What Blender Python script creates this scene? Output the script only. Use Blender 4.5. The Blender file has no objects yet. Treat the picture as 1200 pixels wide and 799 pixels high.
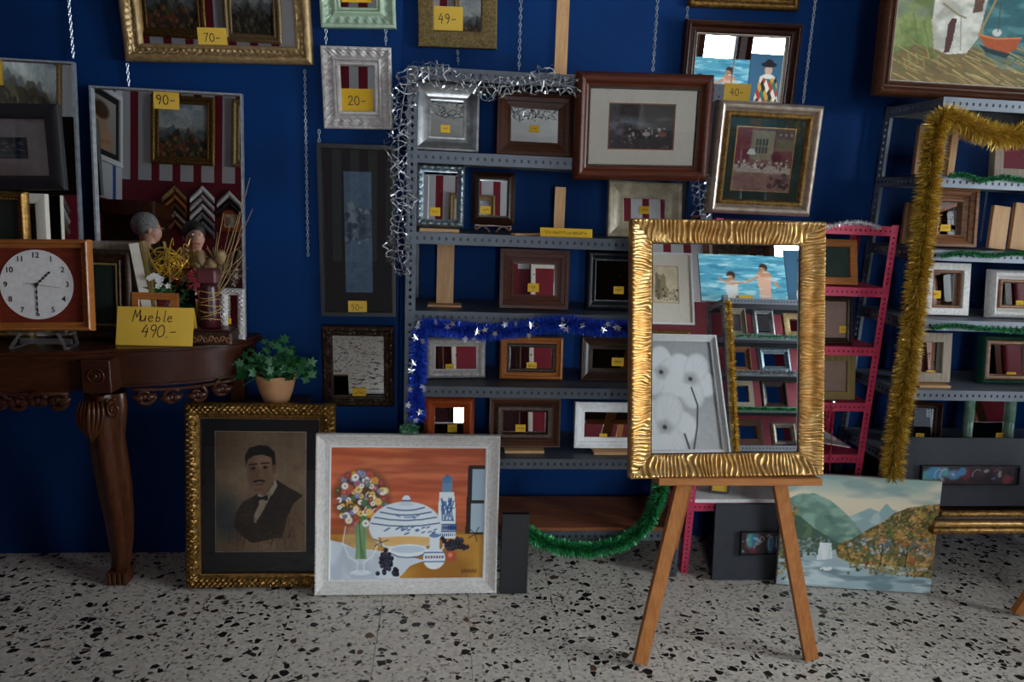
import bpy, bmesh, math, random
import numpy as np
from mathutils import Matrix, Vector

random.seed(7)
RNG = np.random.default_rng(11)
scene = bpy.context.scene
COL = scene.collection
rad = math.radians

# ------------------------------------------------------------------ camera
FPX, YAW, PITCH, ROLL = 830.0, rad(5.8), rad(11.9), rad(2.47)
CAM = np.array([0.0, 0.0, 1.55])
_F = np.array([math.sin(YAW) * math.cos(PITCH), math.cos(YAW) * math.cos(PITCH), -math.sin(PITCH)])
_R0 = np.array([math.cos(YAW), -math.sin(YAW), 0.0])
_U0 = np.cross(_R0, _F)
_R = _R0 * math.cos(ROLL) + _U0 * math.sin(ROLL)
_U = _U0 * math.cos(ROLL) - _R0 * math.sin(ROLL)
cam = bpy.data.cameras.new('camera')
cam.sensor_width = 36.0
cam.lens = 36.0 * FPX / 1200.0
cam.clip_start = 0.02
camo = bpy.data.objects.new('camera', cam)
COL.objects.link(camo)
camo.matrix_world = Matrix(((_R[0], _U[0], -_F[0], CAM[0]), (_R[1], _U[1], -_F[1], CAM[1]),
                            (_R[2], _U[2], -_F[2], CAM[2]), (0, 0, 0, 1)))
scene.camera = camo

# ------------------------------------------------------------------ daylight
world = bpy.data.worlds.new('overcast_sky')
scene.world = world
world.use_nodes = True
_bg = world.node_tree.nodes['Background']
_bg.inputs['Color'].default_value = (0.86, 0.93, 1.0, 1)
_bg.inputs['Strength'].default_value = 33.0
scene.view_settings.view_transform = 'Standard'
scene.view_settings.look = 'None'
scene.view_settings.gamma = 1.0
scene.view_settings.use_curve_mapping = False
scene.view_settings.exposure = 0.0
scene.cycles.max_bounces = 9
scene.cycles.diffuse_bounces = 4
scene.cycles.glossy_bounces = 5
scene.cycles.transparent_max_bounces = 12
scene.cycles.sample_clamp_indirect = 6.0
scene.cycles.caustics_reflective = False
scene.cycles.caustics_refractive = False


def portal(name, loc, rot, sx, sy):
    l = bpy.data.lights.new(name, 'AREA')
    l.shape = 'RECTANGLE'
    l.size, l.size_y = sx, sy
    l.cycles.is_portal = True
    o = bpy.data.objects.new(name, l)
    COL.objects.link(o)
    o.location = loc
    o.rotation_euler = rot
    return o


# room limits (metres)
XL, XR, YR, YW, YWL, ZC = -3.33, 4.6, -2.2, 2.98, 2.86, 3.5
WREAR = [(-.38, .47, .12, 2.25), (2.72, 3.18, 1.95, 3.05), (3.26, 3.9, 1.95, 3.05)]           # rear windows x0 x1 z0 z1
WSIDE = [(-0.85, 0.15, 0.7, 2.6), (0.35, 1.25, 0.7, 2.6)]          # side windows y0 y1 z0 z1
for x0, x1, z0, z1 in WREAR:
    portal('window_daylight', ((x0 + x1) / 2, YR - 0.06, (z0 + z1) / 2), (rad(90), 0, 0), x1 - x0, z1 - z0)
for y0, y1, z0, z1 in WSIDE:
    portal('window_daylight', (XR + 0.06, (y0 + y1) / 2, (z0 + z1) / 2), (rad(90), 0, rad(90)), y1 - y0, z1 - z0)


# ------------------------------------------------------------------ pixel -> place
def ray(x, y):
    return _F + _R * (x - 600) / FPX - _U * (y - 399.5) / FPX


def aty(x, y, Y):
    d = ray(x, y)
    return CAM + d * (Y - CAM[1]) / d[1]


def atz(x, y, Z):
    d = ray(x, y)
    return CAM + d * (Z - CAM[2]) / d[2]


def atx(x, y, X):
    d = ray(x, y)
    return CAM + d * (X - CAM[0]) / d[0]


# ------------------------------------------------------------------ object helpers
def tag(o, label=None, cat=None, group=None, kind=None):
    if label: o['label'] = label
    if cat: o['category'] = cat
    if group: o['group'] = group
    if kind: o['kind'] = kind
    return o


def thing(name, label, cat, loc=(0, 0, 0), rz=0.0, group=None, matrix=None):
    o = bpy.data.objects.new(name, None)
    o.empty_display_size = 0.05
    COL.objects.link(o)
    if matrix is not None:
        o.matrix_basis = matrix
    else:
        o.location = tuple(loc)
        o.rotation_euler = (0, 0, rz)
    return tag(o, label, cat, group)


def copy_tree(o, parent=None):
    c = o.copy()
    COL.objects.link(c)
    c.parent = parent
    for ch in [q for q in o.children]:
        copy_tree(ch, c)
    return c


class MB:
    """collects shapes, then links them as one mesh object"""
    def __init__(s):
        s.v, s.f, s.m = [], [], []

    def add(s, verts, faces, mi=0):
        n = len(s.v)
        s.v.extend([tuple(map(float, p)) for p in verts])
        for f in faces:
            s.f.append(tuple(n + i for i in f))
            s.m.append(mi)
        return s

    def box(s, x0, x1, y0, y1, z0, z1, mi=0, mat=None, bev=0.0):
        if bev > 0:
            b = bev
            pts = []
            for z, i in ((z0, b), (z0 + b, 0), (z1 - b, 0), (z1, b)):
                pts += [(x0 + i, y0 + b, z), (x0 + b, y0 + i, z), (x1 - b, y0 + i, z), (x1 - i, y0 + b, z),
                        (x1 - i, y1 - b, z), (x1 - b, y1 - i, z), (x0 + b, y1 - i, z), (x0 + i, y1 - b, z)]
            fs = []
            for k in range(3):
                for j in range(8):
                    a = k * 8 + j
                    c = k * 8 + (j + 1) % 8
                    fs.append((a, c, c + 8, a + 8))
            fs.append(tuple(range(7, -1, -1)))
            fs.append(tuple(range(24, 32)))
        else:
            pts = [(x0, y0, z0), (x1, y0, z0), (x1, y1, z0), (x0, y1, z0),
                   (x0, y0, z1), (x1, y0, z1), (x1, y1, z1), (x0, y1, z1)]
            fs = [(3, 2, 1, 0), (4, 5, 6, 7), (0, 1, 5, 4), (1, 2, 6, 5), (2, 3, 7, 6), (3, 0, 4, 7)]
        if mat is not None:
            pts = [tuple(mat @ Vector(p)) for p in pts]
        return s.add(pts, fs, mi)

    def bar(s, p, q, wx, wy, up=(0, 0, 1), mi=0):
        """straight bar from p to q with a rectangular section"""
        p, q = Vector(p), Vector(q)
        d = (q - p).normalized()
        a = d.cross(Vector(up))
        if a.length < 1e-4: a = d.cross(Vector((0, 1, 0)))
        a.normalize()
        b = a.cross(d)
        a *= wx / 2
        b *= wy / 2
        pts = [p - a - b, p + a - b, p + a + b, p - a + b, q - a - b, q + a - b, q + a + b, q - a + b]
        return s.add(pts, [(3, 2, 1, 0), (4, 5, 6, 7), (0, 1, 5, 4), (1, 2, 6, 5), (2, 3, 7, 6), (3, 0, 4, 7)], mi)

    def tube(s, pts, r, n=6, closed=False, mi=0):
        pts = [Vector(p) for p in pts]
        N = len(pts)
        rs = r if hasattr(r, '__len__') else [r] * N
        base = len(s.v)
        prev = None
        for i in range(N):
            if closed:
                d = pts[(i + 1) % N] - pts[i - 1]
            else:
                d = pts[min(i + 1, N - 1)] - pts[max(i - 1, 0)]
            if d.length < 1e-9: d = Vector((0, 0, 1))
            d.normalize()
            if prev is None:
                a = d.cross(Vector((0, 0, 1)))
                if a.length < 0.05: a = d.cross(Vector((1, 0, 0)))
            else:
                a = prev - d * prev.dot(d)
                if a.length < 1e-6: a = d.cross(Vector((1, 0, 0)))
            a.normalize()
            prev = a
            b = d.cross(a)
            for k in range(n):
                t = 2 * math.pi * k / n
                s.v.append(tuple(pts[i] + (a * math.cos(t) + b * math.sin(t)) * rs[i]))
        R = N if closed else N - 1
        for i in range(R):
            j = (i + 1) % N
            for k in range(n):
                k2 = (k + 1) % n
                s.f.append((base + i * n + k, base + i * n + k2, base + j * n + k2, base + j * n + k))
                s.m.append(mi)
        if not closed:
            s.f.append(tuple(base + k for k in range(n - 1, -1, -1))); s.m.append(mi)
            s.f.append(tuple(base + (N - 1) * n + k for k in range(n))); s.m.append(mi)
        return s

    def lathe(s, prof, n=20, c=(0, 0, 0), mi=0):
        base = len(s.v)
        for r, z in prof:
            for k in range(n):
                t = 2 * math.pi * k / n
                s.v.append((c[0] + r * math.cos(t), c[1] + r * math.sin(t), c[2] + z))
        for i in range(len(prof) - 1):
            for k in range(n):
                k2 = (k + 1) % n
                s.f.append((base + i * n + k, base + i * n + k2, base + (i + 1) * n + k2, base + (i + 1) * n + k)); s.m.append(mi)
        s.f.append(tuple(base + k for k in range(n - 1, -1, -1))); s.m.append(mi)
        s.f.append(tuple(base + (len(prof) - 1) * n + k for k in range(n))); s.m.append(mi)
        return s

    def ball(s, c, r, n=8, m=5, sc=(1, 1, 1), mi=0):
        base = len(s.v)
        c = Vector(c)
        s.v.append((c.x, c.y, c.z - r * sc[2]))
        for i in range(1, m):
            ph = -math.pi / 2 + math.pi * i / m
            for k in range(n):
                t = 2 * math.pi * k / n
                s.v.append((c.x + r * sc[0] * math.cos(ph) * math.cos(t), c.y + r * sc[1] * math.cos(ph) * math.sin(t), c.z + r * sc[2] * math.sin(ph)))
        s.v.append((c.x, c.y, c.z + r * sc[2]))
        top = len(s.v) - 1
        for k in range(n):
            k2 = (k + 1) % n
            s.f.append((base, base + 1 + k2, base + 1 + k)); s.m.append(mi)
            for i in range(m - 2):
                a = base + 1 + i * n
                s.f.append((a + k, a + k2, a + n + k2, a + n + k)); s.m.append(mi)
            a = base + 1 + (m - 2) * n
            s.f.append((a + k, a + k2, top)); s.m.append(mi)
        return s

    def prism(s, outline, z0, z1, mi=0):
        n = len(outline)
        pts = [(x, y, z0) for x, y in outline] + [(x, y, z1) for x, y in outline]
        fs = [tuple(range(n - 1, -1, -1)), tuple(range(n, 2 * n))]
        fs += [(i, (i + 1) % n, n + (i + 1) % n, n + i) for i in range(n)]
        return s.add(pts, fs, mi)

    def grid(s, P, mi=0, flip=False):
        """P: array (R,C,3)"""
        R, Cc = P.shape[:2]
        base = len(s.v)
        s.v.extend(map(tuple, P.reshape(-1, 3).tolist()))
        for i in range(R - 1):
            for j in range(Cc - 1):
                a = base + i * Cc + j
                q = (a, a + 1, a + Cc + 1, a + Cc)
                s.f.append(q[::-1] if flip else q); s.m.append(mi)
        return s

    def mesh(s, name, mats, smooth=False):
        me = bpy.data.meshes.new(name)
        me.from_pydata(s.v, [], s.f)
        for m in (mats if isinstance(mats, (list, tuple)) else [mats]):
            me.materials.append(m)
        if any(s.m):
            me.polygons.foreach_set('material_index', s.m)
        if smooth:
            me.polygons.foreach_set('use_smooth', [True] * len(me.polygons))
            if smooth == 'auto':
                try:
                    me.set_sharp_from_angle(angle=rad(40))
                except Exception:
                    pass
        me.update()
        return me

    def build(s, name, mats, parent=None, smooth=False):
        o = bpy.data.objects.new(name, s.mesh(name, mats, smooth))
        COL.objects.link(o)
        if parent is not None: o.parent = parent
        return o


def structure(o):
    o['kind'] = 'structure'
    return o


# ------------------------------------------------------------------ materials
def lin(c):
    if isinstance(c, str):
        c = c.lstrip('#')
        c = [int(c[i:i + 2], 16) / 255 for i in (0, 2, 4)]
        c = [x / 12.92 if x <= .04045 else ((x + .055) / 1.055) ** 2.4 for x in c]
    return tuple(c)


_M = {}


def _new(name):
    m = bpy.data.materials.new(name)
    m.use_nodes = True
    nt = m.node_tree
    b = nt.nodes['Principled BSDF']
    return m, nt, b


def _coords(nt, kind='Object', scale=(1, 1, 1)):
    tc = nt.nodes.new('ShaderNodeTexCoord')
    mp = nt.nodes.new('ShaderNodeMapping')
    mp.inputs['Scale'].default_value = scale
    nt.links.new(tc.outputs[kind], mp.inputs['Vector'])
    return mp.outputs['Vector']


def _noise(nt, vec, scale, detail=3, rough=.55):
    n = nt.nodes.new('ShaderNodeTexNoise')
    n.inputs['Scale'].default_value = scale
    n.inputs['Detail'].default_value = detail
    n.inputs['Roughness'].default_value = rough
    nt.links.new(vec, n.inputs['Vector'])
    return n.outputs['Fac']


def _ramp(nt, fac, stops):
    r = nt.nodes.new('ShaderNodeValToRGB')
    el = r.color_ramp.elements
    while len(el) < len(stops): el.new(0.5)
    for e, (p, c) in zip(el, stops):
        e.position = p
        e.color = (*lin(c), 1)
    nt.links.new(fac, r.inputs['Fac'])
    return r.outputs['Color']


def _bump(nt, b, fac, strength, dist=.002):
    bp = nt.nodes.new('ShaderNodeBump')
    bp.inputs['Strength'].default_value = strength
    bp.inputs['Distance'].default_value = dist
    nt.links.new(fac, bp.inputs['Height'])
    nt.links.new(bp.outputs['Normal'], b.inputs['Normal'])


def paint(name, c1, c2=None, rough=.5, metal=0.0, scale=20, bump=0.0, coat=0.0, stretch=(1, 1, 1)):
    """two-tone noisy paint / metal / plaster"""
    if name in _M: return _M[name]
    m, nt, b = _new(name)
    v = _coords(nt, 'Object', stretch)
    n = _noise(nt, v, scale)
    nt.links.new(_ramp(nt, n, [(.3, c1), (.7, c2 or c1)]), b.inputs['Base Color'])
    b.inputs['Roughness'].default_value = rough
    b.inputs['Metallic'].default_value = metal
    if coat: b.inputs['Coat Weight'].default_value = coat
    if bump: _bump(nt, b, _noise(nt, v, scale * 3, 4), bump)
    _M[name] = m
    return m


def wood(name, c1, c2, rough=.4, axis=0, scale=14, coat=0.0):
    """grain running along one local axis"""
    if name in _M: return _M[name]
    m, nt, b = _new(name)
    st = [7.0, 7.0, 7.0]
    st[axis] = .5
    v = _coords(nt, 'Object', st)
    n = _noise(nt, v, scale, 5, .65)
    nt.links.new(_ramp(nt, n, [(.28, c1), (.72, c2)]), b.inputs['Base Color'])
    b.inputs['Roughness'].default_value = rough
    if coat:
        b.inputs['Coat Weight'].default_value = coat
        b.inputs['Coat Roughness'].default_value = .15
    b.inputs['Specular IOR Level'].default_value = .25
    _bump(nt, b, n, .15, .001)
    _M[name] = m
    return m


def mirror_mat():
    if 'mirror' in _M: return _M['mirror']
    m, nt, b = _new('silvered_mirror')
    b.inputs['Base Color'].default_value = (.83, .85, .85, 1)
    b.inputs['Metallic'].default_value = 1
    b.inputs['Roughness'].default_value = 0.0
    _M['mirror'] = m
    return m


def pane_mat(name='picture_glass', tint=(1, 1, 1)):
    if name in _M: return _M[name]
    m, nt, b = _new(name)
    nt.nodes.remove(b)
    out = nt.nodes['Material Output']
    t = nt.nodes.new('ShaderNodeBsdfTransparent')
    t.inputs['Color'].default_value = (*tint, 1)
    g = nt.nodes.new('ShaderNodeBsdfGlossy')
    g.inputs['Roughness'].default_value = 0.0
    fr = nt.nodes.new('ShaderNodeFresnel')
    fr.inputs['IOR'].default_value = 1.45
    mx = nt.nodes.new('ShaderNodeMixShader')
    nt.links.new(fr.outputs[0], mx.inputs[0])
    nt.links.new(t.outputs[0], mx.inputs[1])
    nt.links.new(g.outputs[0], mx.inputs[2])
    nt.links.new(mx.outputs[0], out.inputs['Surface'])
    _M[name] = m
    return m


def canvas_mat():
    if 'canvas' in _M: return _M['canvas']
    m, nt, b = _new('painted_picture')
    at = nt.nodes.new('ShaderNodeAttribute')
    at.attribute_name = 'Col'
    nt.links.new(at.outputs['Color'], b.inputs['Base Color'])
    b.inputs['Roughness'].default_value = .55
    b.inputs['Specular IOR Level'].default_value = .3
    _M['canvas'] = m
    return m


def terrazzo():
    m, nt, b = _new('terrazzo')
    tc = nt.nodes.new('ShaderNodeTexCoord')
    oi = nt.nodes.new('ShaderNodeObjectInfo')
    mul = nt.nodes.new('ShaderNodeMath'); mul.operation = 'MULTIPLY'; mul.inputs[1].default_value = 60
    nt.links.new(oi.outputs['Random'], mul.inputs[0])
    add = nt.nodes.new('ShaderNodeVectorMath'); add.operation = 'ADD'
    nt.links.new(tc.outputs['Object'], add.inputs[0])
    nt.links.new(mul.outputs[0], add.inputs[1])
    flat = nt.nodes.new('ShaderNodeVectorMath'); flat.operation = 'MULTIPLY'; flat.inputs[1].default_value = (1, 1.12, 0)
    nt.links.new(add.outputs[0], flat.inputs[0])
    # wobble so that the chips get uneven outlines
    nz = nt.nodes.new('ShaderNodeTexNoise'); nz.inputs['Scale'].default_value = 60
    nt.links.new(flat.outputs[0], nz.inputs['Vector'])
    ws = nt.nodes.new('ShaderNodeVectorMath'); ws.operation = 'SCALE'; ws.inputs['Scale'].default_value = .008
    nt.links.new(nz.outputs['Color'], ws.inputs[0])
    vec = nt.nodes.new('ShaderNodeVectorMath'); vec.operation = 'ADD'
    nt.links.new(flat.outputs[0], vec.inputs[0]); nt.links.new(ws.outputs[0], vec.inputs[1])

    def chips(scale, share, edge):
        f1 = nt.nodes.new('ShaderNodeTexVoronoi'); f1.inputs['Scale'].default_value = scale
        de = nt.nodes.new('ShaderNodeTexVoronoi'); de.inputs['Scale'].default_value = scale; de.feature = 'DISTANCE_TO_EDGE'
        for q in (f1, de): nt.links.new(vec.outputs[0], q.inputs['Vector'])
        sp = nt.nodes.new('ShaderNodeSeparateColor'); nt.links.new(f1.outputs['Color'], sp.inputs[0])
        a = nt.nodes.new('ShaderNodeMath'); a.operation = 'LESS_THAN'; a.inputs[1].default_value = share
        nt.links.new(sp.outputs[0], a.inputs[0])
        e = nt.nodes.new('ShaderNodeMath'); e.operation = 'MULTIPLY'; e.inputs[1].default_value = edge
        nt.links.new(sp.outputs[1], e.inputs[0])
        g = nt.nodes.new('ShaderNodeMath'); g.operation = 'GREATER_THAN'
        nt.links.new(de.outputs['Distance'], g.inputs[0]); nt.links.new(e.outputs[0], g.inputs[1])
        r = nt.nodes.new('ShaderNodeMath'); r.operation = 'MULTIPLY'
        nt.links.new(a.outputs[0], r.inputs[0]); nt.links.new(g.outputs[0], r.inputs[1])
        return r.outputs[0], sp.outputs[2]
    base = _ramp(nt, _noise(nt, vec.outputs[0], 55, 4, .7), [(.3, '#ada499'), (.5, '#c6bdb1'), (.72, '#d8d0c4')])

    def over(col, fac, c):
        mx = nt.nodes.new('ShaderNodeMix'); mx.data_type = 'RGBA'
        nt.links.new(fac, mx.inputs[0]); nt.links.new(col, mx.inputs[6])
        if isinstance(c, str): mx.inputs[7].default_value = (*lin(c), 1)
        else: nt.links.new(c, mx.inputs[7])
        return mx.outputs[2]
    s, h = chips(95, .16, .10)
    base = over(base, s, '#8d867d')
    s, h = chips(75, .035, .12)
    base = over(base, s, '#3b3733')
    s, h = chips(39, .18, .2)
    dark = _ramp(nt, h, [(.0, '#121214'), (.9, '#1c1b1c'), (.95, '#5a4030')])
    base = over(base, s, dark)
    nt.links.new(base, b.inputs['Base Color'])
    b.inputs['Roughness'].default_value = .38
    return m


def striped(name, base, stripe, axis, period, width, z0, low, phase=0.0, second=None):
    """painted wall: vertical stripes above z0 and a plain colour below it (world metres)"""
    m, nt, b = _new(name)
    g = nt.nodes.new('ShaderNodeNewGeometry')
    sp = nt.nodes.new('ShaderNodeSeparateXYZ'); nt.links.new(g.outputs['Position'], sp.inputs[0])

    def math_(op, a, v):
        q = nt.nodes.new('ShaderNodeMath'); q.operation = op
        nt.links.new(a, q.inputs[0])
        if isinstance(v, (int, float)): q.inputs[1].default_value = v
        else: nt.links.new(v, q.inputs[1])
        return q.outputs[0]

    def mix(fac, a, c):
        mx = nt.nodes.new('ShaderNodeMix'); mx.data_type = 'RGBA'
        nt.links.new(fac, mx.inputs[0])
        for i, q in ((6, a), (7, c)):
            if isinstance(q, str): mx.inputs[i].default_value = (*lin(q), 1)
            else: nt.links.new(q, mx.inputs[i])
        return mx.outputs[2]
    u = math_('ADD', sp.outputs[axis], 50 + phase)
    s1 = math_('LESS_THAN', math_('MODULO', u, period), width)
    col = mix(s1, base, stripe)
    if second:
        s2 = math_('LESS_THAN', math_('MODULO', math_('ADD', u, period * .37), period * 1.0), width * .4)
        col = mix(s2, col, second)
    up = math_('GREATER_THAN', sp.outputs[2], z0)
    nt.links.new(mix(up, low, col), b.inputs['Base Color'])
    b.inputs['Roughness'].default_value = .6
    return m


# shared palette
def P(n):
    return _M[n]


paint('blue_wall', '#002a5c', '#00336c', .7, scale=3, bump=.05)
_M['blue_wall'].node_tree.nodes['Principled BSDF'].inputs['Specular IOR Level'].default_value = .15
paint('red_wall', '#7d0a22', '#8c0d28', .6, scale=3)
paint('white_ceiling', '#b3b2b0', '#c2c1be', .8, scale=6, bump=.3)
paint('grey_steel', '#444951', '#50555e', .45, .3, scale=9)
paint('light_steel', '#6f757e', '#7c828b', .42, .3, scale=9)
paint('red_steel', '#b3304e', '#bd3856', .4, .1, scale=9)
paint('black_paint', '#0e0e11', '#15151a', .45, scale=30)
paint('charcoal_board', '#23252d', '#2a2c35', .7, scale=40)
paint('gold_leaf', '#b0803f', '#dcb478', .3, .8, scale=40)
paint('gold_olive', '#4a3a1c', '#7d6636', .4, .5, scale=120, bump=.6)
paint('gold_dark', '#4f3616', '#a0773a', .36, .75, scale=70, bump=.4)
paint('gold_pale', '#8f734b', '#b79a6c', .42, .55, scale=60, bump=.3)
paint('bronze_dark', '#1d120b', '#4d3320', .4, .4, scale=80, bump=.5)
paint('silver_frame', '#8f8f8f', '#bdbdbd', .3, .8, scale=30)
paint('silver_blue', '#59666f', '#a6b4bb', .3, .75, scale=90, bump=.3)
paint('champagne', '#a08d7d', '#c4b3a2', .36, .6, scale=40)
paint('pewter_white', '#b5aca8', '#d3ccc8', .42, .25, scale=60, bump=.2)
paint('pale_green', '#93ab8f', '#aebfa6', .45, .1, scale=40, bump=.2)
paint('white_paint', '#dddbda', '#ecebe9', .45, scale=60, bump=.1)
paint('white_wash', '#c6c0ba', '#e4e0db', .55, scale=70, bump=.2, stretch=(1, 4, 1))
paint('cream_mat', '#e2d8c8', '#e9e0d1', .85, scale=60)
paint('green_mat', '#24352b', '#2b3d32', .85, scale=60)
paint('black_mat', '#0b0b0d', '#101013', .7, scale=60)
paint('slate_mat', '#191c20', '#1f2226', .8, scale=60)
wood('redwood', '#341409', '#5c2a17', .42, 0, coat=.06)
paint('yellow_note', '#e0b23a', '#e6ba45', .75, scale=8)
paint('amber_note', '#dba916', '#e3b222', .75, scale=8)
paint('ink', '#1e1a14', '#261f17', .6)
paint('chain_steel', '#9aa1a9', '#c6ccd2', .35, .6, scale=50)
paint('marble_beige', '#8f8068', '#b7a88c', .35, .1, scale=28)
paint('green_marble', '#3f6150', '#7d9a84', .3, scale=25)
paint('dark_green', '#123a2c', '#1d4d3b', .35, .1, scale=40)
paint('terracotta', '#a9764f', '#c08d63', .7, scale=14)
paint('leaf_green', '#143f20', '#2c6a34', .45, scale=25)
paint('soil', '#241a12', '#352618', .9, scale=60)
paint('burgundy', '#2d0a12', '#43101c', .35, scale=20)
paint('straw', '#7d6442', '#a88b60', .7, scale=30)
paint('tin_gold', '#dcae34', '#ffe27a', .28, .35, scale=90)
paint('tin_gold_dark', '#a87c1a', '#dcae34', .28, .35, scale=90)
paint('tin_silver', '#b9bec6', '#f2f4f8', .15, .7, scale=60)
paint('tin_blue', '#1a48d8', '#5a84ff', .28, .35, scale=90)
paint('tin_blue_dark', '#0d2aa0', '#2450dc', .28, .35, scale=90)
paint('tin_green', '#259a50', '#6fd896', .28, .35, scale=90)
paint('tin_green_dark', '#0f5c30', '#259a50', .28, .35, scale=90)
wood('walnut', '#331a0e', '#5a3019', .45, 0, coat=.05)
wood('walnut_z', '#3a1d10', '#62351d', .35, 2, coat=.25)
wood('mahogany', '#26110a', '#45200f', .35, 0, coat=.1)
wood('mahogany_z', '#2a1408', '#582c13', .35, 2, coat=.1)
wood('dark_wood', '#1c100a', '#3a2417', .4, 0, coat=.2)
wood('orange_wood', '#8c3514', '#b65423', .35, 2, coat=.3)
wood('honey_wood', '#8d4f22', '#b8743a', .35, 0, coat=.3)
wood('pine', '#b98a5c', '#d3a678', .5, 2)
wood('pine_x', '#b98a5c', '#d3a678', .5, 0)
wood('easel_wood', '#8e5529', '#b37540', .45, 2, coat=.1)
wood('easel_wood_x', '#8e5529', '#b37540', .45, 0, coat=.1)
wood('grey_wood', '#7a6a5c', '#a3937f', .5, 2)
wood('olive_wood', '#6e5a32', '#97804c', .45, 2)
wood('copper_wood', '#5c331f', '#9a6a45', .33, 0, coat=.3)
wood('shelf_board', '#6b3d25', '#8d573a', .45, 0)
wood('red_mount', '#5f2317', '#7c3220', .45, 0)
mirror_mat(); pane_mat(); canvas_mat()

# ------------------------------------------------------------------ the room
TS, TX0, TY0 = 0.327, -0.203, 2.227
TERR = terrazzo()
paint('grout', '#5f5a54', '#6b655e', .9)
floor = structure(MB().box(XL, XR, YR, YW, -.12, -.012).build('floor', P('grout')))
tile_me = MB().box(-TS / 2 + .0008, TS / 2 - .0008, -TS / 2 + .0008, TS / 2 - .0008, -.0125, 0).mesh('tile', TERR)
far = MB()
cells = []
ix0, ix1 = math.floor((XL - TX0) / TS), math.ceil((XR - TX0) / TS)
iy0, iy1 = math.floor((YR - TY0) / TS), math.ceil((YW - TY0) / TS)
for i in range(ix0, ix1):
    for j in range(iy0, iy1):
        cx, cy = TX0 + (i + .5) * TS, TY0 + (j + .5) * TS
        whole = cx - TS / 2 > XL and cx + TS / 2 < XR and cy - TS / 2 > YR and cy + TS / 2 < YW
        cells.append((math.hypot(cx - .4, (cy - 2.3) * 1.3), cx, cy, whole))
cells.sort()
n = 0
for d, cx, cy, whole in cells:
    if whole and n < 290:
        o = bpy.data.objects.new('tile', tile_me)
        COL.objects.link(o)
        o.location = (cx, cy, 0)
        o.parent = floor
        n += 1
    else:
        far.box(max(cx - TS / 2 + .0008, XL), min(cx + TS / 2 - .0008, XR), max(cy - TS / 2 + .0008, YR),
                min(cy + TS / 2 - .0008, YW), -.0125, 0)
tag(far.build('tile_field', TERR, floor), kind='stuff')

structure(MB().box(XL - .2, XR + .2, YR - .2, YW + .2, ZC, ZC + .15).build('ceiling', P('white_ceiling')))
XCOR = float(aty(470, 40, YWL)[0])
wb = MB().box(XCOR - .01, XR + .2, YW, YW + .2, -.12, ZC)
structure(wb.build('wall_back', P('blue_wall')))
structure(MB().box(XL - .2, XCOR, YWL, YW + .2, -.12, ZC).build('wall_back_pier', P('blue_wall')))
structure(MB().box(XL - .2, XL, YR - .2, YWL, -.12, ZC).build('wall_left', striped(
    'striped_side_wall', '#c9c9cc', '#1d4f9c', 1, .34, .07, 2.05, '#7d0a22')))


def wall_with_holes(name, horiz, holes, lo, hi, fixed, thick, mat):
    """wall slab in pieces around its window openings; horiz = axis index along the wall"""
    mb = MB()

    def put_(a0, a1, z0, z1):
        if a1 - a0 < 1e-4 or z1 - z0 < 1e-4: return
        if horiz == 0: mb.box(a0, a1, fixed - thick, fixed, z0, z1)
        else: mb.box(fixed, fixed + thick, a0, a1, z0, z1)
    e = [lo]
    for a0, a1, z0, z1 in holes:
        put_(e[-1], a0, -.12, ZC)
        put_(a0, a1, -.12, z0)
        put_(a0, a1, z1, ZC)
        e.append(a1)
    put_(e[-1], hi, -.12, ZC)
    return structure(mb.build(name, mat))


wall_with_holes('wall_front', 0, WREAR, XL - .2, XR + .2, YR, .2, striped(
    'striped_rear_wall', '#7a0a20', '#c6c4c4', 0, .21, .13, 2.3, '#6f0a1e', phase=.0))
wall_with_holes('wall_right', 1, WSIDE, YR, YW + .2, XR, .2, P('red_wall'))
structure(MB().box(-1.25, -.14, -.78, -.56, -.012, ZC).build('added_shade_column', striped('striped_shade_column', '#7a0a20', '#c6c4c4', 0, .15, .075, .9, '#6f0a1e')))  # added column, out of view, keeps door daylight off the left side
# window frames and panes
wi = 0
for hz, holes in ((0, WREAR), (1, WSIDE)):
    for a0, a1, z0, z1 in holes:
        wi += 1
        w = MB()
        t = .06
        segs = [(a0, a0 + t, z0, z1), (a1 - t, a1, z0, z1), (a0 + t, a1 - t, z0, z0 + t), (a0 + t, a1 - t, z1 - t, z1),
                (a0 + t, a1 - t, z0 + (z1 - z0) * .72, z0 + (z1 - z0) * .72 + .05)]
        g = MB()
        for s0, s1, q0, q1 in segs:
            if hz == 0: w.box(s0, s1, YR - .12, YR + .02, q0, q1)
            else: w.box(XR - .02, XR + .12, s0, s1, q0, q1)
        if hz == 0: g.box(a0 + t, a1 - t, YR - .075, YR - .07, z0 + t, z1 - t)
        else: g.box(XR + .07, XR + .075, a0 + t, a1 - t, z0 + t, z1 - t)
        wo = structure(w.build('window_%d' % wi, P('walnut_z')))
        g.build('window_pane', pane_mat('window_glass', (.95, .97, .97)), wo)
# ------------------------------------------------------------------ painted pictures
def hexrgb(c):
    if isinstance(c, str):
        c = c.lstrip('#')
        return np.array([int(c[i:i + 2], 16) / 255 for i in (0, 2, 4)])
    return np.array(c, float)


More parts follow.
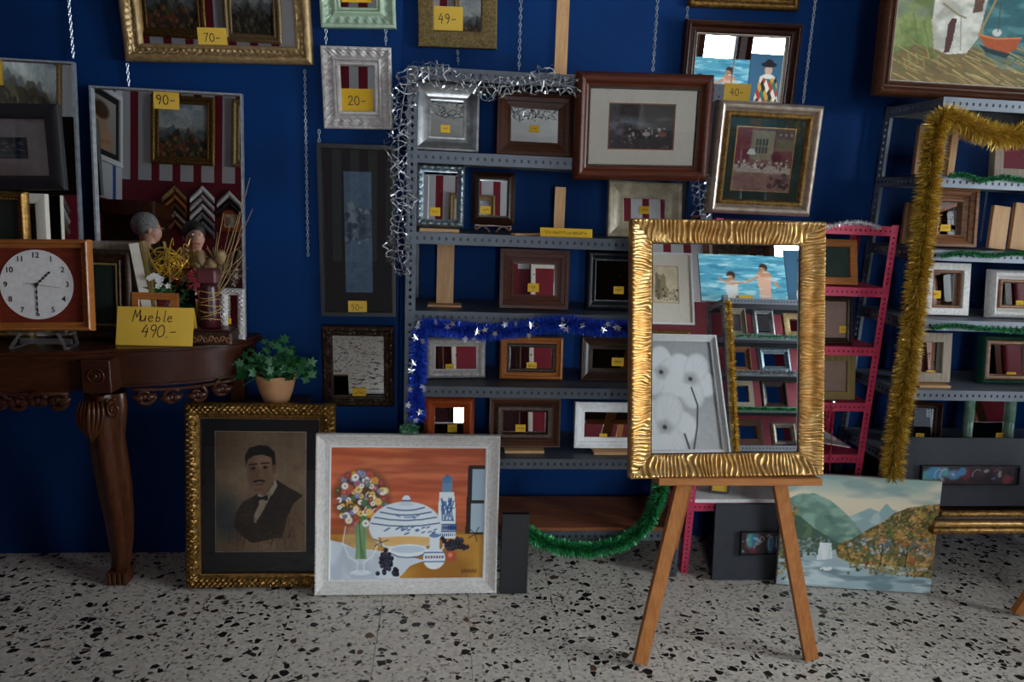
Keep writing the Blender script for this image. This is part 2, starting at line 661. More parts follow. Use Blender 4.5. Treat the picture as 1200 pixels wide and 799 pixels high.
def vnoise(H, W, sy, sx, seed=0, octaves=3):
    """smooth value noise in 0..1; sy, sx = cells over the height and the width"""
    r = np.random.default_rng(seed)
    out = np.zeros((H, W)); amp = 1.0; tot = 0
    for o in range(octaves):
        gy, gx = max(2, int(sy * 2 ** o) + 2), max(2, int(sx * 2 ** o) + 2)
        g = r.random((gy, gx))
        yy = np.linspace(0, gy - 1.001, H); xx = np.linspace(0, gx - 1.001, W)
        y0 = yy.astype(int); x0 = xx.astype(int)
        fy = (yy - y0)[:, None]; fx = (xx - x0)[None, :]
        fy = fy * fy * (3 - 2 * fy); fx = fx * fx * (3 - 2 * fx)
        a = g[y0][:, x0]; b = g[y0][:, x0 + 1]; c = g[y0 + 1][:, x0]; d = g[y0 + 1][:, x0 + 1]
        out += amp * ((a * (1 - fx) + b * fx) * (1 - fy) + (c * (1 - fx) + d * fx) * fy)
        tot += amp; amp *= .5
    return out / tot


class Canvas:
    """a small painter: coordinates 0..1 across and 0..1 down, colours as seen on the print"""
    def __init__(s, W, H, bg='#808080'):
        s.W, s.H = W, H
        s.a = np.ones((H, W, 3)) * hexrgb(bg)
        s.Y, s.X = np.mgrid[0:H, 0:W]
        s.X = (s.X + .5) / W; s.Y = (s.Y + .5) / H
        s.asp = W / H

    def blend(s, m, c):
        m = np.clip(m, 0, 1)[..., None]
        s.a = s.a * (1 - m) + hexrgb(c) * m
        return s

    def vgrad(s, stops):
        for k in range(3):
            s.a[..., k] = np.interp(s.Y, [p for p, c in stops], [hexrgb(c)[k] for p, c in stops])
        return s

    def noise(s, amp, sy, sx, seed=0, mask=None):
        n = (vnoise(s.H, s.W, sy, sx, seed) - .5) * 2 * amp
        if mask is not None: n = n * mask
        s.a = s.a * (1 + n[..., None])
        return s

    def tint(s, c, amt, sy, sx, seed=0, thr=.5, soft=.15, mask=1.0):
        n = vnoise(s.H, s.W, sy, sx, seed)
        return s.blend(np.clip((n - thr) / soft + .5, 0, 1) * amt * mask, c)

    def mell(s, cx, cy, rx, ry, soft=.08, rot=0):
        dx, dy = (s.X - cx), (s.Y - cy) / 1.0
        if rot:
            dx2 = dx * s.asp
            dx, dy = (dx2 * math.cos(rot) + dy * math.sin(rot)) / s.asp, -dx2 * math.sin(rot) + dy * math.cos(rot)
        r = np.sqrt((dx / rx) ** 2 + (dy / ry) ** 2)
        return np.clip((1 - r) / soft + .5, 0, 1)

    def ell(s, cx, cy, rx, ry, c, soft=.08, rot=0, amt=1.0):
        return s.blend(s.mell(cx, cy, rx, ry, soft, rot) * amt, c)

    def mpoly(s, pts):
        inside = np.zeros((s.H, s.W), bool)
        n = len(pts)
        for i in range(n):
            x1, y1 = pts[i]; x2, y2 = pts[(i + 1) % n]
            if y1 == y2: continue
            c = ((s.Y > y1) != (s.Y > y2)) & (s.X < (x2 - x1) * (s.Y - y1) / (y2 - y1) + x1)
            inside ^= c
        return inside.astype(float)

    def poly(s, pts, c, amt=1.0, mod=None):
        m = s.mpoly(pts) * amt
        if mod is not None: m = m * mod
        return s.blend(m, c)

    def line(s, pts, w, c, amt=1.0):
        """w in widths of the canvas height"""
        m = np.zeros((s.H, s.W))
        for (x1, y1), (x2, y2) in zip(pts[:-1], pts[1:]):
            ax, ay = (x2 - x1) * s.asp, y2 - y1
            L = ax * ax + ay * ay + 1e-12
            px, py = (s.X - x1) * s.asp, s.Y - y1
            t = np.clip((px * ax + py * ay) / L, 0, 1)
            d = np.hypot(px - t * ax, py - t * ay)
            m = np.maximum(m, np.clip((w / 2 - d) * s.H + .5, 0, 1))
        return s.blend(m * amt, c)

    def dabs(s, n, box, cols, r, seed=0, mask=None):
        q = np.random.default_rng(seed)
        for _ in range(n):
            x = box[0] + q.random() * (box[2] - box[0]); y = box[1] + q.random() * (box[3] - box[1])
            if mask is not None and mask[min(s.H - 1, int(y * s.H)), min(s.W - 1, int(x * s.W))] < .5: continue
            rr = r * (.6 + .8 * q.random())
            s.ell(x, y, rr / s.asp, rr * (.6 + .6 * q.random()), cols[int(q.random() * len(cols))], .5, q.random() * 3)
        return s

    def build(s, parent, x0, x1, z0, z1, y, name='picture', gain=1.0):
        H, W = s.H, s.W
        xs = np.linspace(x0, x1, W); zs = np.linspace(z1, z0, H)
        co = np.zeros((H, W, 3)); co[..., 0] = xs[None, :]; co[..., 1] = y; co[..., 2] = zs[:, None]
        idx = np.arange(H * W).reshape(H, W)
        f = np.stack([idx[1:, :-1], idx[1:, 1:], idx[:-1, 1:], idx[:-1, :-1]], -1).reshape(-1, 4)
        me = bpy.data.meshes.new(name)
        me.vertices.add(H * W); me.vertices.foreach_set('co', co.ravel())
        me.loops.add(f.size); me.loops.foreach_set('vertex_index', f.ravel())
        me.polygons.add(len(f)); me.polygons.foreach_set('loop_start', np.arange(0, f.size, 4))
        me.update(calc_edges=True)
        a = np.clip(s.a, 0, 1)
        l = np.where(a <= .04045, a / 12.92, ((a + .055) / 1.055) ** 2.4) * gain
        l = np.clip(l, 0, .92)
        rgba = np.ones((H, W, 4)); rgba[..., :3] = l
        at = me.color_attributes.new('Col', 'FLOAT_COLOR', 'POINT')
        at.data.foreach_set('color', rgba.ravel())
        me.materials.append(P('canvas'))
        o = bpy.data.objects.new(name, me)
        COL.objects.link(o)
        o.parent = parent
        return o


# ------------------------------------------------------------------ where a framed thing stands
class Place:
    pass


def frame_axes(tilt, yaw, roll=0.0):
    t, w = rad(tilt), rad(yaw)
    hb = np.array([-math.sin(w), math.cos(w), 0.0])
    eu = np.array([math.cos(w), math.sin(w), 0.0])
    ev = hb * math.sin(t) + np.array([0, 0, math.cos(t)])
    nf = -hb * math.cos(t) + np.array([0, 0, math.sin(t)])
    u = eu * math.cos(roll) + ev * math.sin(roll)
    v = ev * math.cos(roll) - eu * math.sin(roll)
    return u, v, nf


def at_size(x, y, z, w, h, tilt=0, yaw=0, depth=.03, roll=0.0):
    """place by its bottom-centre back point in metres"""
    p = Place()
    p.u, p.v, p.n = frame_axes(tilt, yaw, roll)
    p.o = np.array([x, y, z], float); p.w, p.h, p.depth, p.tilt = w, h, depth, tilt
    return p


def put(TL, TR, BR, BL, y0, tilt=0, yaw=0, depth=.03, zb=None, level=None):
    """place from its four corners in the photograph on a plane through depth y0 at its bottom edge"""
    u0, v0, nf = frame_axes(tilt, yaw)
    b = ((BL[0] + BR[0]) / 2, (BL[1] + BR[1]) / 2)
    P0 = aty(b[0], b[1], y0)
    q = []
    for c in (TL, TR, BR, BL):
        d = ray(*c)
        s_ = ((P0 - CAM) @ nf) / (d @ nf)
        X = CAM + d * s_ - P0
        q.append((X @ u0, X @ v0))
    (ax, ay), (bx, by), (cx, cy), (dx, dy) = q
    roll = (math.atan2(by - ay, bx - ax) + math.atan2(cy - dy, cx - dx)) / 2
    if level is True or (level is None and zb is not None): roll = 0.0
    p = Place()
    p.u, p.v, p.n = frame_axes(tilt, yaw, roll)
    p.w = (math.hypot(bx - ax, by - ay) + math.hypot(cx - dx, cy - dy)) / 2
    p.h = (math.hypot(ax - dx, ay - dy) + math.hypot(bx - cx, by - cy)) / 2
    mu, mv = (ax + bx + cx + dx) / 4, (ay + by + cy + dy) / 4
    cen = P0 + u0 * mu + v0 * mv
    p.depth, p.tilt = depth, tilt
    p.o = cen - p.v * p.h / 2 - p.n * depth
    if zb is not None:
        top = p.o[2] + p.v[2] * p.h
        p.o[2] = zb + .0005
        p.h = (top - zb) / p.v[2]
    return p


def matrix_of(p):
    b = -p.n
    return Matrix(((p.u[0], b[0], p.v[0], p.o[0]), (p.u[1], b[1], p.v[1], p.o[1]), (p.u[2], b[2], p.v[2], p.o[2]), (0, 0, 0, 1)))


def local_of(p, x, y, yl):
    """pixel -> frame coordinates on the plane yl in front of the frame's back"""
    P0 = p.o - p.n * yl
    d = ray(x, y)
    s_ = ((P0 - CAM) @ p.n) / (d @ p.n)
    X = CAM + d * s_ - p.o
    return X @ p.u, X @ p.v


PROF = {
    'scoop': [(0, 0), (0, .95), (.04, 1), (.14, 1), (.24, .86), (.5, .6), (.78, .46), (.88, .5), (1, .45), (1, .2)],
    'flat': [(0, 0), (0, .92), (.05, 1), (.93, 1), (1, .92), (1, .3)],
    'reverse': [(0, 0), (0, .4), (.15, .5), (.3, .66), (.55, .88), (.75, 1), (.9, 1), (1, .86), (1, .25)],
    'ogee': [(0, 0), (0, .7), (.06, .82), (.16, .95), (.27, 1), (.38, .95), (.46, .72), (.62, .6), (.74, .62), (.8, .74), (.9, .7), (1, .5), (1, .2)],
    'round': [(0, 0), (0, .4), (.08, .66), (.22, .9), (.4, 1), (.58, .95), (.72, .78), (.8, .6), (.86, .56), (1, .5), (1, .2)],
    'step': [(0, 0), (0, 1), (.24, 1), (.27, .84), (.55, .74), (.58, .62), (.82, .52), (.84, .6), (1, .56), (1, .2)],
    'thin': [(0, 0), (0, 1), (1, 1), (1, .4)],
    'cove': [(0, 0), (0, .8), (.08, .9), (.2, .9), (.28, .7), (.5, .55), (.7, .62), (.8, .8), (.92, .85), (1, .7), (1, .2)],
}


def moulding(w, h, wd, depth, prof, seg=None, relief=None, sub=1, d0=0.0):
    """mitred frame rails: profile swept round the rectangle; relief(side, s, t, L) adds height"""
    mb = MB()
    pr = PROF[prof] if isinstance(prof, str) else prof
    if sub > 1:
        q = []
        for (a, b), (c, d) in zip(pr[:-1], pr[1:]):
            k = max(1, int(round(sub * abs(c - a) * 6)))
            for i in range(k): q.append((a + (c - a) * i / k, b + (d - b) * i / k))
        q.append(pr[-1]); pr = q
    t = np.array([a for a, b in pr]); hh = np.array([b for a, b in pr]) * depth
    dd = d0 + t * wd
    cor = [(-w / 2, 0), (w / 2, 0), (w / 2, h), (-w / 2, h)]
    for side in range(4):
        (xa, za), (xb, zb) = cor[side], cor[(side + 1) % 4]
        L = math.hypot(xb - xa, zb - za)
        ex, ez = (xb - xa) / L, (zb - za) / L
        nx, nz = -ez, ex                     # inward
        n = max(1, int(L / seg)) if seg else 1
        k = np.linspace(0, 1, n + 1)
        S = dd[:, None] + (L - 2 * dd[:, None]) * k[None, :]
        D = np.repeat(dd[:, None], n + 1, 1)
        Hh = np.repeat(hh[:, None], n + 1, 1).copy()
        if relief is not None:
            Hh += relief(side, S, np.repeat(t[:, None], n + 1, 1), L)
        Pn = np.zeros((len(dd), n + 1, 3))
        Pn[..., 0] = xa + ex * S + nx * D
        Pn[..., 2] = za + ez * S + nz * D
        Pn[..., 1] = -Hh
        mb.grid(Pn)
    return mb


def beads(w, h, d, y, r, pitch):
    mb = MB()
    cor = [(-w / 2 + d, d), (w / 2 - d, d), (w / 2 - d, h - d), (-w / 2 + d, h - d)]
    for k in range(4):
        (xa, za), (xb, zb) = cor[k], cor[(k + 1) % 4]
        L = math.hypot(xb - xa, zb - za); n = max(1, int(L / pitch))
        for i in range(n):
            t = (i + .5) / n
            x, z = xa + (xb - xa) * t, za + (zb - za) * t
            mb.add([(x - r, y, z), (x + r, y, z), (x, y, z - r), (x, y, z + r), (x, y - r, z)],
                   [(0, 2, 4), (2, 1, 4), (1, 3, 4), (3, 0, 4)])
    return mb


def pulse(x):
    return .5 + .5 * np.cos(2 * np.pi * x)


def rel_floral(amp, lam, lo=.12, hi=.75):
    def f(side, s, t, L):
        n = max(1, round(L / lam)); q = s / L * n
        env = np.clip((t - lo) / .08, 0, 1) * np.clip((hi - t) / .08, 0, 1)
        a = pulse(q) * np.sin(np.pi * np.clip((t - lo) / (hi - lo), 0, 1))
        b = np.abs(np.sin(2 * np.pi * (q * 1.0 + 1.6 * (t - lo)))) * .6
        return amp * env * (a + b - .6)
    return f


def rel_leaf(amp, lam, lo=.05, hi=.9):
    def f(side, s, t, L):
        n = max(1, round(L / lam)); q = s / L * n
        env = np.clip((t - lo) / .06, 0, 1) * np.clip((hi - t) / .06, 0, 1)
        a = np.abs(np.sin(np.pi * (q + 2.2 * t))) * np.abs(np.sin(np.pi * (q - 2.2 * t)))
        b = .35 * np.sin(2 * np.pi * (3 * q + 2 * t)) * np.sin(2 * np.pi * 2.5 * t)
        return amp * env * (a * 1.5 + b - .5)
    return f


def rel_rope(amp, lam, lo=.0, hi=.3):
    def f(side, s, t, L):
        env = ((t > lo) & (t < hi)).astype(float)
        return amp * env * (np.abs(np.sin(np.pi * (s / lam + t * 2.0))) - .5)
    return f


def rel_noise(amp, lam, seed=3, lo=.05, hi=.95):
    def f(side, s, t, L):
        r = np.random.default_rng(seed + side)
        env = np.clip((t - lo) / .05, 0, 1) * np.clip((hi - t) / .05, 0, 1)
        return amp * env * (r.random(s.shape) - .5 + .5 * np.sin(2 * np.pi * s / lam) * np.sin(t * 9))
    return f


THINGS = {}


def framed(key, name, label, cat, p, wd, prof='scoop', mat='walnut', content=('mirror',), group=None, seg=None, relief=None,
           sub=1, trim=None, bead=None, strut=False, smooth='auto', glass=False, inner=None, gain=1.0):
    """a frame with its parts; content: ('mirror',) | ('picture', canvas, mat_border, mat_material) | ('board', material)"""
    root = thing(name, label, cat, matrix=matrix_of(p), group=group)
    w, h, dp = p.w, p.h, p.depth
    moulding(w, h, wd, dp, prof, seg, relief, sub).build('moulding', P(mat) if isinstance(mat, str) else mat, root, smooth)
    iw, ih = w / 2 - wd, h - wd
    yb = -dp * .22
    if trim:                                  # inner lip of another colour: (width, material, height share)
        tw, tm, th = trim
        q = moulding(w, h, tw, dp * th, [(0, .2), (0, .9), (.3, 1), (.7, 1), (1, .7), (1, .15)], d0=wd)
        q.build('inner_trim', P(tm), root)
        iw -= tw; ih -= tw; wd2 = wd + tw
    else:
        wd2 = wd
    if bead:                                  # (inset, radius, pitch, material, height share)
        beads(w, h, bead[0], -dp * bead[4], bead[1], bead[2]).build('bead_trim', P(bead[3]), root)
    MB().box(-w / 2 + .004, w / 2 - .004, -dp * .12, -.001, .004, h - .004).build('backing', P('dark_wood'), root)
    kind = content[0]
    if kind == 'mirror':
        MB().box(-iw - .003, iw + .003, yb - .003, yb, wd2 - .003, ih + .003).build('mirror_glass', P('mirror'), root)
        p.face = -yb + .003
    elif kind == 'board':
        MB().box(-iw - .003, iw + .003, yb - .003, yb, wd2 - .003, ih + .003).build('panel', P(content[1]), root)
        p.face = -yb + .003
    elif kind == 'picture':
        cv, mb_, mm = content[1:4]
        if mb_:
            l, r, b, t = mb_ if hasattr(mb_, '__len__') else (mb_,) * 4
            m = MB()
            x0, x1, z0, z1 = -iw - .003, iw + .003, wd2 - .003, ih + .003
            a0, a1, c0, c1 = -iw + l, iw - r, wd2 + b, ih - t
            y1_, y0_ = yb, yb - .0035
            for bx in ((x0, a0, z0, z1), (a1, x1, z0, z1), (a0, a1, z0, c0), (a0, a1, c1, z1)):
                m.box(bx[0], bx[1], y0_, y1_, bx[2], bx[3])
            mo = m.build('mat_board', P(mm), root)
            if len(content) > 4 and content[4]:
                fm = MB()
                e = .0035
                for bx in ((a0 - e, a0, c0 - e, c1 + e), (a1, a1 + e, c0 - e, c1 + e), (a0, a1, c0 - e, c0), (a0, a1, c1, c1 + e)):
                    fm.box(bx[0], bx[1], y0_ - .0012, y0_, bx[2], bx[3])
                fm.build('mat_bevel', P(content[4]), mo)
            cv.build(root, a0 - .001, a1 + .001, c0 - .001, c1 + .001, yb - .0012, gain=gain)
        else:
            cv.build(root, -iw - .002, iw + .002, wd2 - .002, ih + .002, yb - .001, gain=gain)
        p.face = -yb + .004
    if glass:
        MB().box(-iw - .002, iw + .002, yb - .0075, yb - .006, wd2 - .002, ih + .002).build('glass', P('picture_glass'), root)
        p.face = -yb + .0085
    if strut:
        s = math.sin(rad(p.tilt)); c = math.cos(rad(p.tilt))
        hz = h * .62
        # foot of the strut on the shelf behind the frame, in frame coordinates
        k = hz * c * .30
        fy, fz = hz * s + k, 0.003
        ly, lz = fy * c - fz * s, fy * s + fz * c
        MB().bar((0, .001, hz), (0, ly, lz), .03, .004, up=(1, 0, 0)).build('back_strut', P('black_paint'), root)
    p.root = root
    THINGS[key] = p
    return p


# ------------------------------------------------------------------ handwriting
GLY = {
    '0': [[(.3, 1), (.1, .85), (.02, .5), (.1, .12), (.3, 0), (.5, .15), (.56, .5), (.48, .85), (.3, 1)]],
    '2': [[(.05, .78), (.15, .96), (.35, 1), (.5, .85), (.45, .6), (.2, .25), (.02, .02), (.55, .05)]],
    '4': [[(.3, 1), (.02, .4), (.5, .42)], [(.42, .75), (.36, 0)]],
    '5': [[(.52, .98), (.15, .97), (.1, .58), (.35, .62), (.5, .4), (.4, .1), (.2, 0), (.03, .1)]],
    '7': [[(.02, .95), (.55, 1), (.3, .5), (.2, 0)]],
    '9': [[(.5, .8), (.35, 1), (.12, .92), (.08, .65), (.25, .5), (.48, .65), (.5, .8), (.46, .4), (.3, 0)]],
    '1': [[(.1, .75), (.35, 1), (.3, 0)]],
    '3': [[(.05, .9), (.3, 1), (.48, .8), (.2, .55), (.5, .3), (.3, 0), (.03, .08)]],
    '-': [[(.1, .42), (.5, .45)]],
    '.': [[(.18, .02), (.22, .0)]],
    'M': [[(.02, 0), (.12, 1), (.32, .35), (.55, 1), (.62, 0)]],
    'u': [[(.05, .5), (.06, .12), (.2, .0), (.38, .2), (.42, .5), (.42, .02)]],
    'e': [[(.06, .26), (.4, .32), (.32, .5), (.12, .46), (.06, .2), (.2, 0), (.42, .08)]],
    'b': [[(.1, 1), (.08, .05), (.3, .02), (.4, .22), (.28, .42), (.09, .3)]],
    'l': [[(.15, 1), (.1, .08), (.22, .0)]],
}


def ribbon(mb, pts, w, y):
    for (x1, z1), (x2, z2) in zip(pts[:-1], pts[1:]):
        dx, dz = x2 - x1, z2 - z1
        L = math.hypot(dx, dz) + 1e-9
        nx, nz = -dz / L * w / 2, dx / L * w / 2
        ex, ez = dx / L * w * .4, dz / L * w * .4
        mb.add([(x1 - ex - nx, y, z1 - ez - nz), (x2 + ex - nx, y, z2 + ez - nz), (x2 + ex + nx, y, z2 + ez + nz), (x1 - ex + nx, y, z1 - ez + nz)], [(0, 1, 2, 3)])


def write(text, x, z, size, y, w, adv=.72, slant=.0):
    mb = MB()
    for ch in text:
        if ch in GLY:
            for st in GLY[ch]:
                ribbon(mb, [(x + (a + slant * b) * size, z + b * size) for a, b in st], w, y)
        x += size * (adv if ch not in '.l' else adv * .55)
    return mb


def scrawl(x0, x1, z, size, y, w, seed):
    q = random.Random(seed)
    mb = MB()
    x = x0
    while x < x1 - size * .4:
        pts = [(x + size * .5 * k / 3, z + size * q.random()) for k in range(4)]
        ribbon(mb, pts, w, y)
        x += size * .75
    return mb


def note(key, label, px, pyy, wpx, hpx, text=None, mat='amber_note', group=None, seed=0, size=None, dy=.0015, roll=0.0, tx=None, base=None):
    """paper price note stuck on the front of a framed thing, placed by its centre pixel and pixel size"""
    p = THINGS[key]
    f = p.face + dy
    u, v = local_of(p, px, pyy, -f)
    u1, v1 = local_of(p, px + wpx / 2, pyy, -f)
    u2, v2 = local_of(p, px, pyy - hpx / 2, -f)
    w, h = abs(u1 - u) * 2, abs(v2 - v) * 2
    M = matrix_of(p) @ Matrix.Translation((u, -f, v)) @ Matrix.Rotation(roll, 4, 'Y')
    root = thing('price_tag', label, 'price tag', matrix=M, group=group)
    MB().box(-w / 2, w / 2, -.0006, 0, -h / 2, h / 2).build('paper', P(mat), root)
    if text:
        s = size * h if size else h * .38
        adv = .72
        wid = sum(s * (adv if c not in '.l' else adv * .55) for c in text)
        x0 = -wid / 2 if tx is None else tx * w - wid / 2
        write(text, x0, -s / 2 if base is None else base * h, s, -.0011, s * .10).build('handwriting', P('ink'), root)
    else:
        scrawl(-w * .3, w * .3, -h * .12, h * .3, -.0011, h * .045, seed).build('handwriting', P('ink'), root)
    return root


# ------------------------------------------------------------------ chains
def chain(label, top, bottom, group='chains the pictures hang from', pitch=.0125):
    top, bottom = Vector(top), Vector(bottom)
    L = (top - bottom).length
    d = (bottom - top).normalized()
    n = max(1, int(L / pitch))
    mb = MB()
    a = Vector((1, 0, 0)); b = Vector((0, 1, 0))
    for i in range(n):
        c = top + d * ((i + .5) * L / n)
        s = a if i % 2 == 0 else b
        lw, lh = .0042, L / n * .62
        pts = [c + s * (lw * math.cos(t)) + d * (lh * math.sin(t)) for t in [2 * math.pi * k / 8 for k in range(8)]]
        mb.tube(pts, .0016, 4, closed=True)
    return tag(mb.build('hanging_chain', P('chain_steel')), label, 'chain', group)
# ------------------------------------------------------------------ the pictures' contents
def pic_still_life():
    c = Canvas(230, 195)
    c.vgrad([(0, '#a8522f'), (.25, '#b4583a'), (.5, '#a9512f'), (.66, '#8a4a26'), (1, '#8b5a22')])
    c.noise(.16, 26, 3, 1); c.tint('#c97a4f', .5, 16, 2.2, 5, .6, .2, (c.Y < .62) * 1.0); c.tint('#8b3a22', .5, 18, 2, 9, .62, .2, (c.Y < .6) * 1.0)
    c.poly([(0, .66), (.3, .64), (1, .64), (1, 1), (0, 1)], '#8f5f20', .85); c.tint('#b98a38', .7, 4, 3, 3, .55, .25, (c.Y > .66) * 1.0)
    c.poly([(0, .70), (.08, .72), (.15, .76), (.3, .78), (.62, .86), (.52, .9), (.46, .98), (.44, 1), (0, 1)], '#b9bfc6'); c.tint('#8e98a4', .5, 3, 8, 2, .6, .2, c.mpoly([(0, .72), (.3, .8), (.44, 1), (0, 1)]))
    c.poly([(.885, .135), (1, .135), (1, .655), (.875, .655)], '#241713')
    c.poly([(.915, .165), (1, .165), (1, .40), (.912, .40)], '#8fa0ae'); c.poly([(.91, .425), (1, .425), (1, .645), (.908, .645)], '#98a8b4')
    # bouquet
    q = random.Random(4)
    c.ell(.2, .38, .17, .2, '#2c2a1c', .4, 0, .75)
    for k in range(30): c.line([(.2 + (q.random() - .5) * .07, .84), (.2 + (q.random() - .5) * .09, .52)], .010, ['#3d6a2c', '#5a8240', '#27481f'][k % 3], .9)
    for k in range(120):
        a = q.random() * 6.28; r = math.sqrt(q.random())
        x, y = .2 + .17 * r * math.cos(a), .385 + .2 * r * math.sin(a)
        R = .015 + .014 * q.random()
        col = q.choice(['#d8d5cd', '#e5e0d8', '#b14a3c', '#c58a2c', '#7880ac', '#a84a58', '#cfc7b9', '#6d6f8c', '#d9b26a', '#4d6a44', '#3a4a34', '#8c3a34'])
        c.ell(x, y, R / c.asp, R, col, .35); c.ell(x, y, R * .3 / c.asp, R * .3, q.choice(['#8a6a3c', '#6a4a4c', '#cfa23a', '#a8806a']), .7)
    # glass vase
    c.ell(.2, .72, .115, .15, '#c8cdd2', .25, 0, .25)
    for s in (-1, 1): c.line([(.2 + s * .10, .60), (.2 + s * .115, .72), (.2 + s * .075, .83), (.2 + s * .02, .87), (.2 + s * .02, .93), (.2 + s * .06, .955)], .008, '#d4d8dc', .8)
    c.ell(.2, .95, .065, .02, '#cfd3d6', .4, 0, .7)
    # bottle
    c.poly([(.70, .34), (.795, .34), (.81, .5), (.812, .69), (.70, .69), (.695, .5)], '#ccd2d8'); c.poly([(.72, .255), (.78, .255), (.785, .34), (.715, .34)], '#5f7d9c'); c.ell(.75, .245, .035, .03, '#4d6f95'); c.ell(.75, .215, .008, .012, '#40618a')
    for k in range(20): c.line([(.712 + .085 * q.random(), .38 + .18 * q.random()) for _ in range(2)], .009, '#2f5484', .9)
    for k in range(9): c.ell(.71 + .0125 * k, .61, .006, .028, '#1f3c6c', .3)
    for y in (.585, .64): c.line([(.70, y), (.812, y)], .007, '#223f6d')
    for k in range(8): c.ell(.712 + .0135 * k, .665, .004, .012, '#2f5484', .3)
    # tureen
    c.ell(.485, .60, .235, .19, '#c3cad2', .04)
    c.ell(.485, .615, .232, .12, '#c8ced4', .05); c.poly([(.3, .68), (.68, .68), (.63, .75), (.36, .75)], '#c4a06a', .9); c.ell(.49, .705, .19, .03, '#c99f62', .2)
    c.ell(.505, .785, .13, .05, '#cdd3da', .06); c.ell(.505, .775, .11, .028, '#aeb9c6', .1); c.line([(.385, .80), (.44, .83), (.5, .838), (.57, .83), (.63, .8)], .008, '#2a4d80')
    c.ell(.487, .395, .027, .032, '#c5ccd4', .1); c.line([(.465, .405), (.51, .405)], .012, '#26497c'); c.ell(.487, .43, .05, .014, '#b4bdc8', .2)
    for y, hw in ((.455, .12), (.49, .165), (.53, .20), (.575, .22)):
        c.line([(.485 - hw, y), (.485 - hw * .5, y + .018), (.485, y + .024), (.485 + hw * .5, y + .018), (.485 + hw, y)], .008, '#1f3863')
    for k in range(26): c.line([(.3 + .36 * q.random(), .605 + .05 * q.random())] + [(.3 + .36 * q.random(), .61)][:0] + [(.3 + .014 * k, .62)], .004, '#4a648c', .0)
    for k in range(22):
        x = .29 + .39 * q.random(); y = .6 + .06 * q.random()
        c.line([(x, y), (x + .016, y - .008)], .010, '#3c567f', .9)
    for k in range(10):
        x = .40 + .16 * q.random(); y = .515 + .02 * q.random(); c.line([(x, y), (x + .012, y + .004)], .009, '#58729a', .9)
    # jug
    c.ell(.675, .845, .072, .085, '#ccd3da', .06); c.poly([(.645, .67), (.705, .67), (.712, .80), (.64, .80)], '#c5ccd5'); c.ell(.675, .67, .034, .016, '#5b7398', .2)
    c.line([(.71, .68), (.735, .70), (.735, .76), (.715, .79)], .012, '#c4ccd4')
    for y in (.80, .87): c.line([(.61, y), (.74, y)], .008, '#284a7d')
    for k in range(7): c.ell(.622 + .018 * k, .835, .007, .012, ['#3a5c8e', '#a8574a'][k % 2], .3)
    # grapes, fruit
    for cx, cy, n, sx, sy in ((.36, .865, 46, .055, .09), (.43, .95, 14, .035, .025), (.81, .735, 46, .075, .055)):
        for k in range(n):
            x, y = cx + q.gauss(0, .45) * sx, cy + q.gauss(0, .45) * sy
            c.ell(x, y, .014, .017, q.choice(['#15131c', '#1f1c2a', '#2a2638', '#0f0e15']), .3); c.ell(x - .003, y - .005, .003, .004, '#55516a', .5)
    c.ell(.785, .83, .036, .042, '#a54a34', .15); c.ell(.78, .82, .015, .018, '#c77d5e', .6)
    for a in range(5): c.line([(.33, .72), (.33 + .05 * math.cos(a + .5), .72 + .04 * math.sin(a * 1.4 - .4))], .008, '#5a4a32')
    for k in range(5): c.line([(.94, .66), (.94 + .05 * math.cos(k * 1.3), .66 + .06 * math.sin(k * 1.3))], .006, '#241a14')
    for k in range(6): c.line([(.855 + .017 * k, .955), (.862 + .017 * k, .93), (.868 + .017 * k, .955)], .006, '#4a3214')
    return c


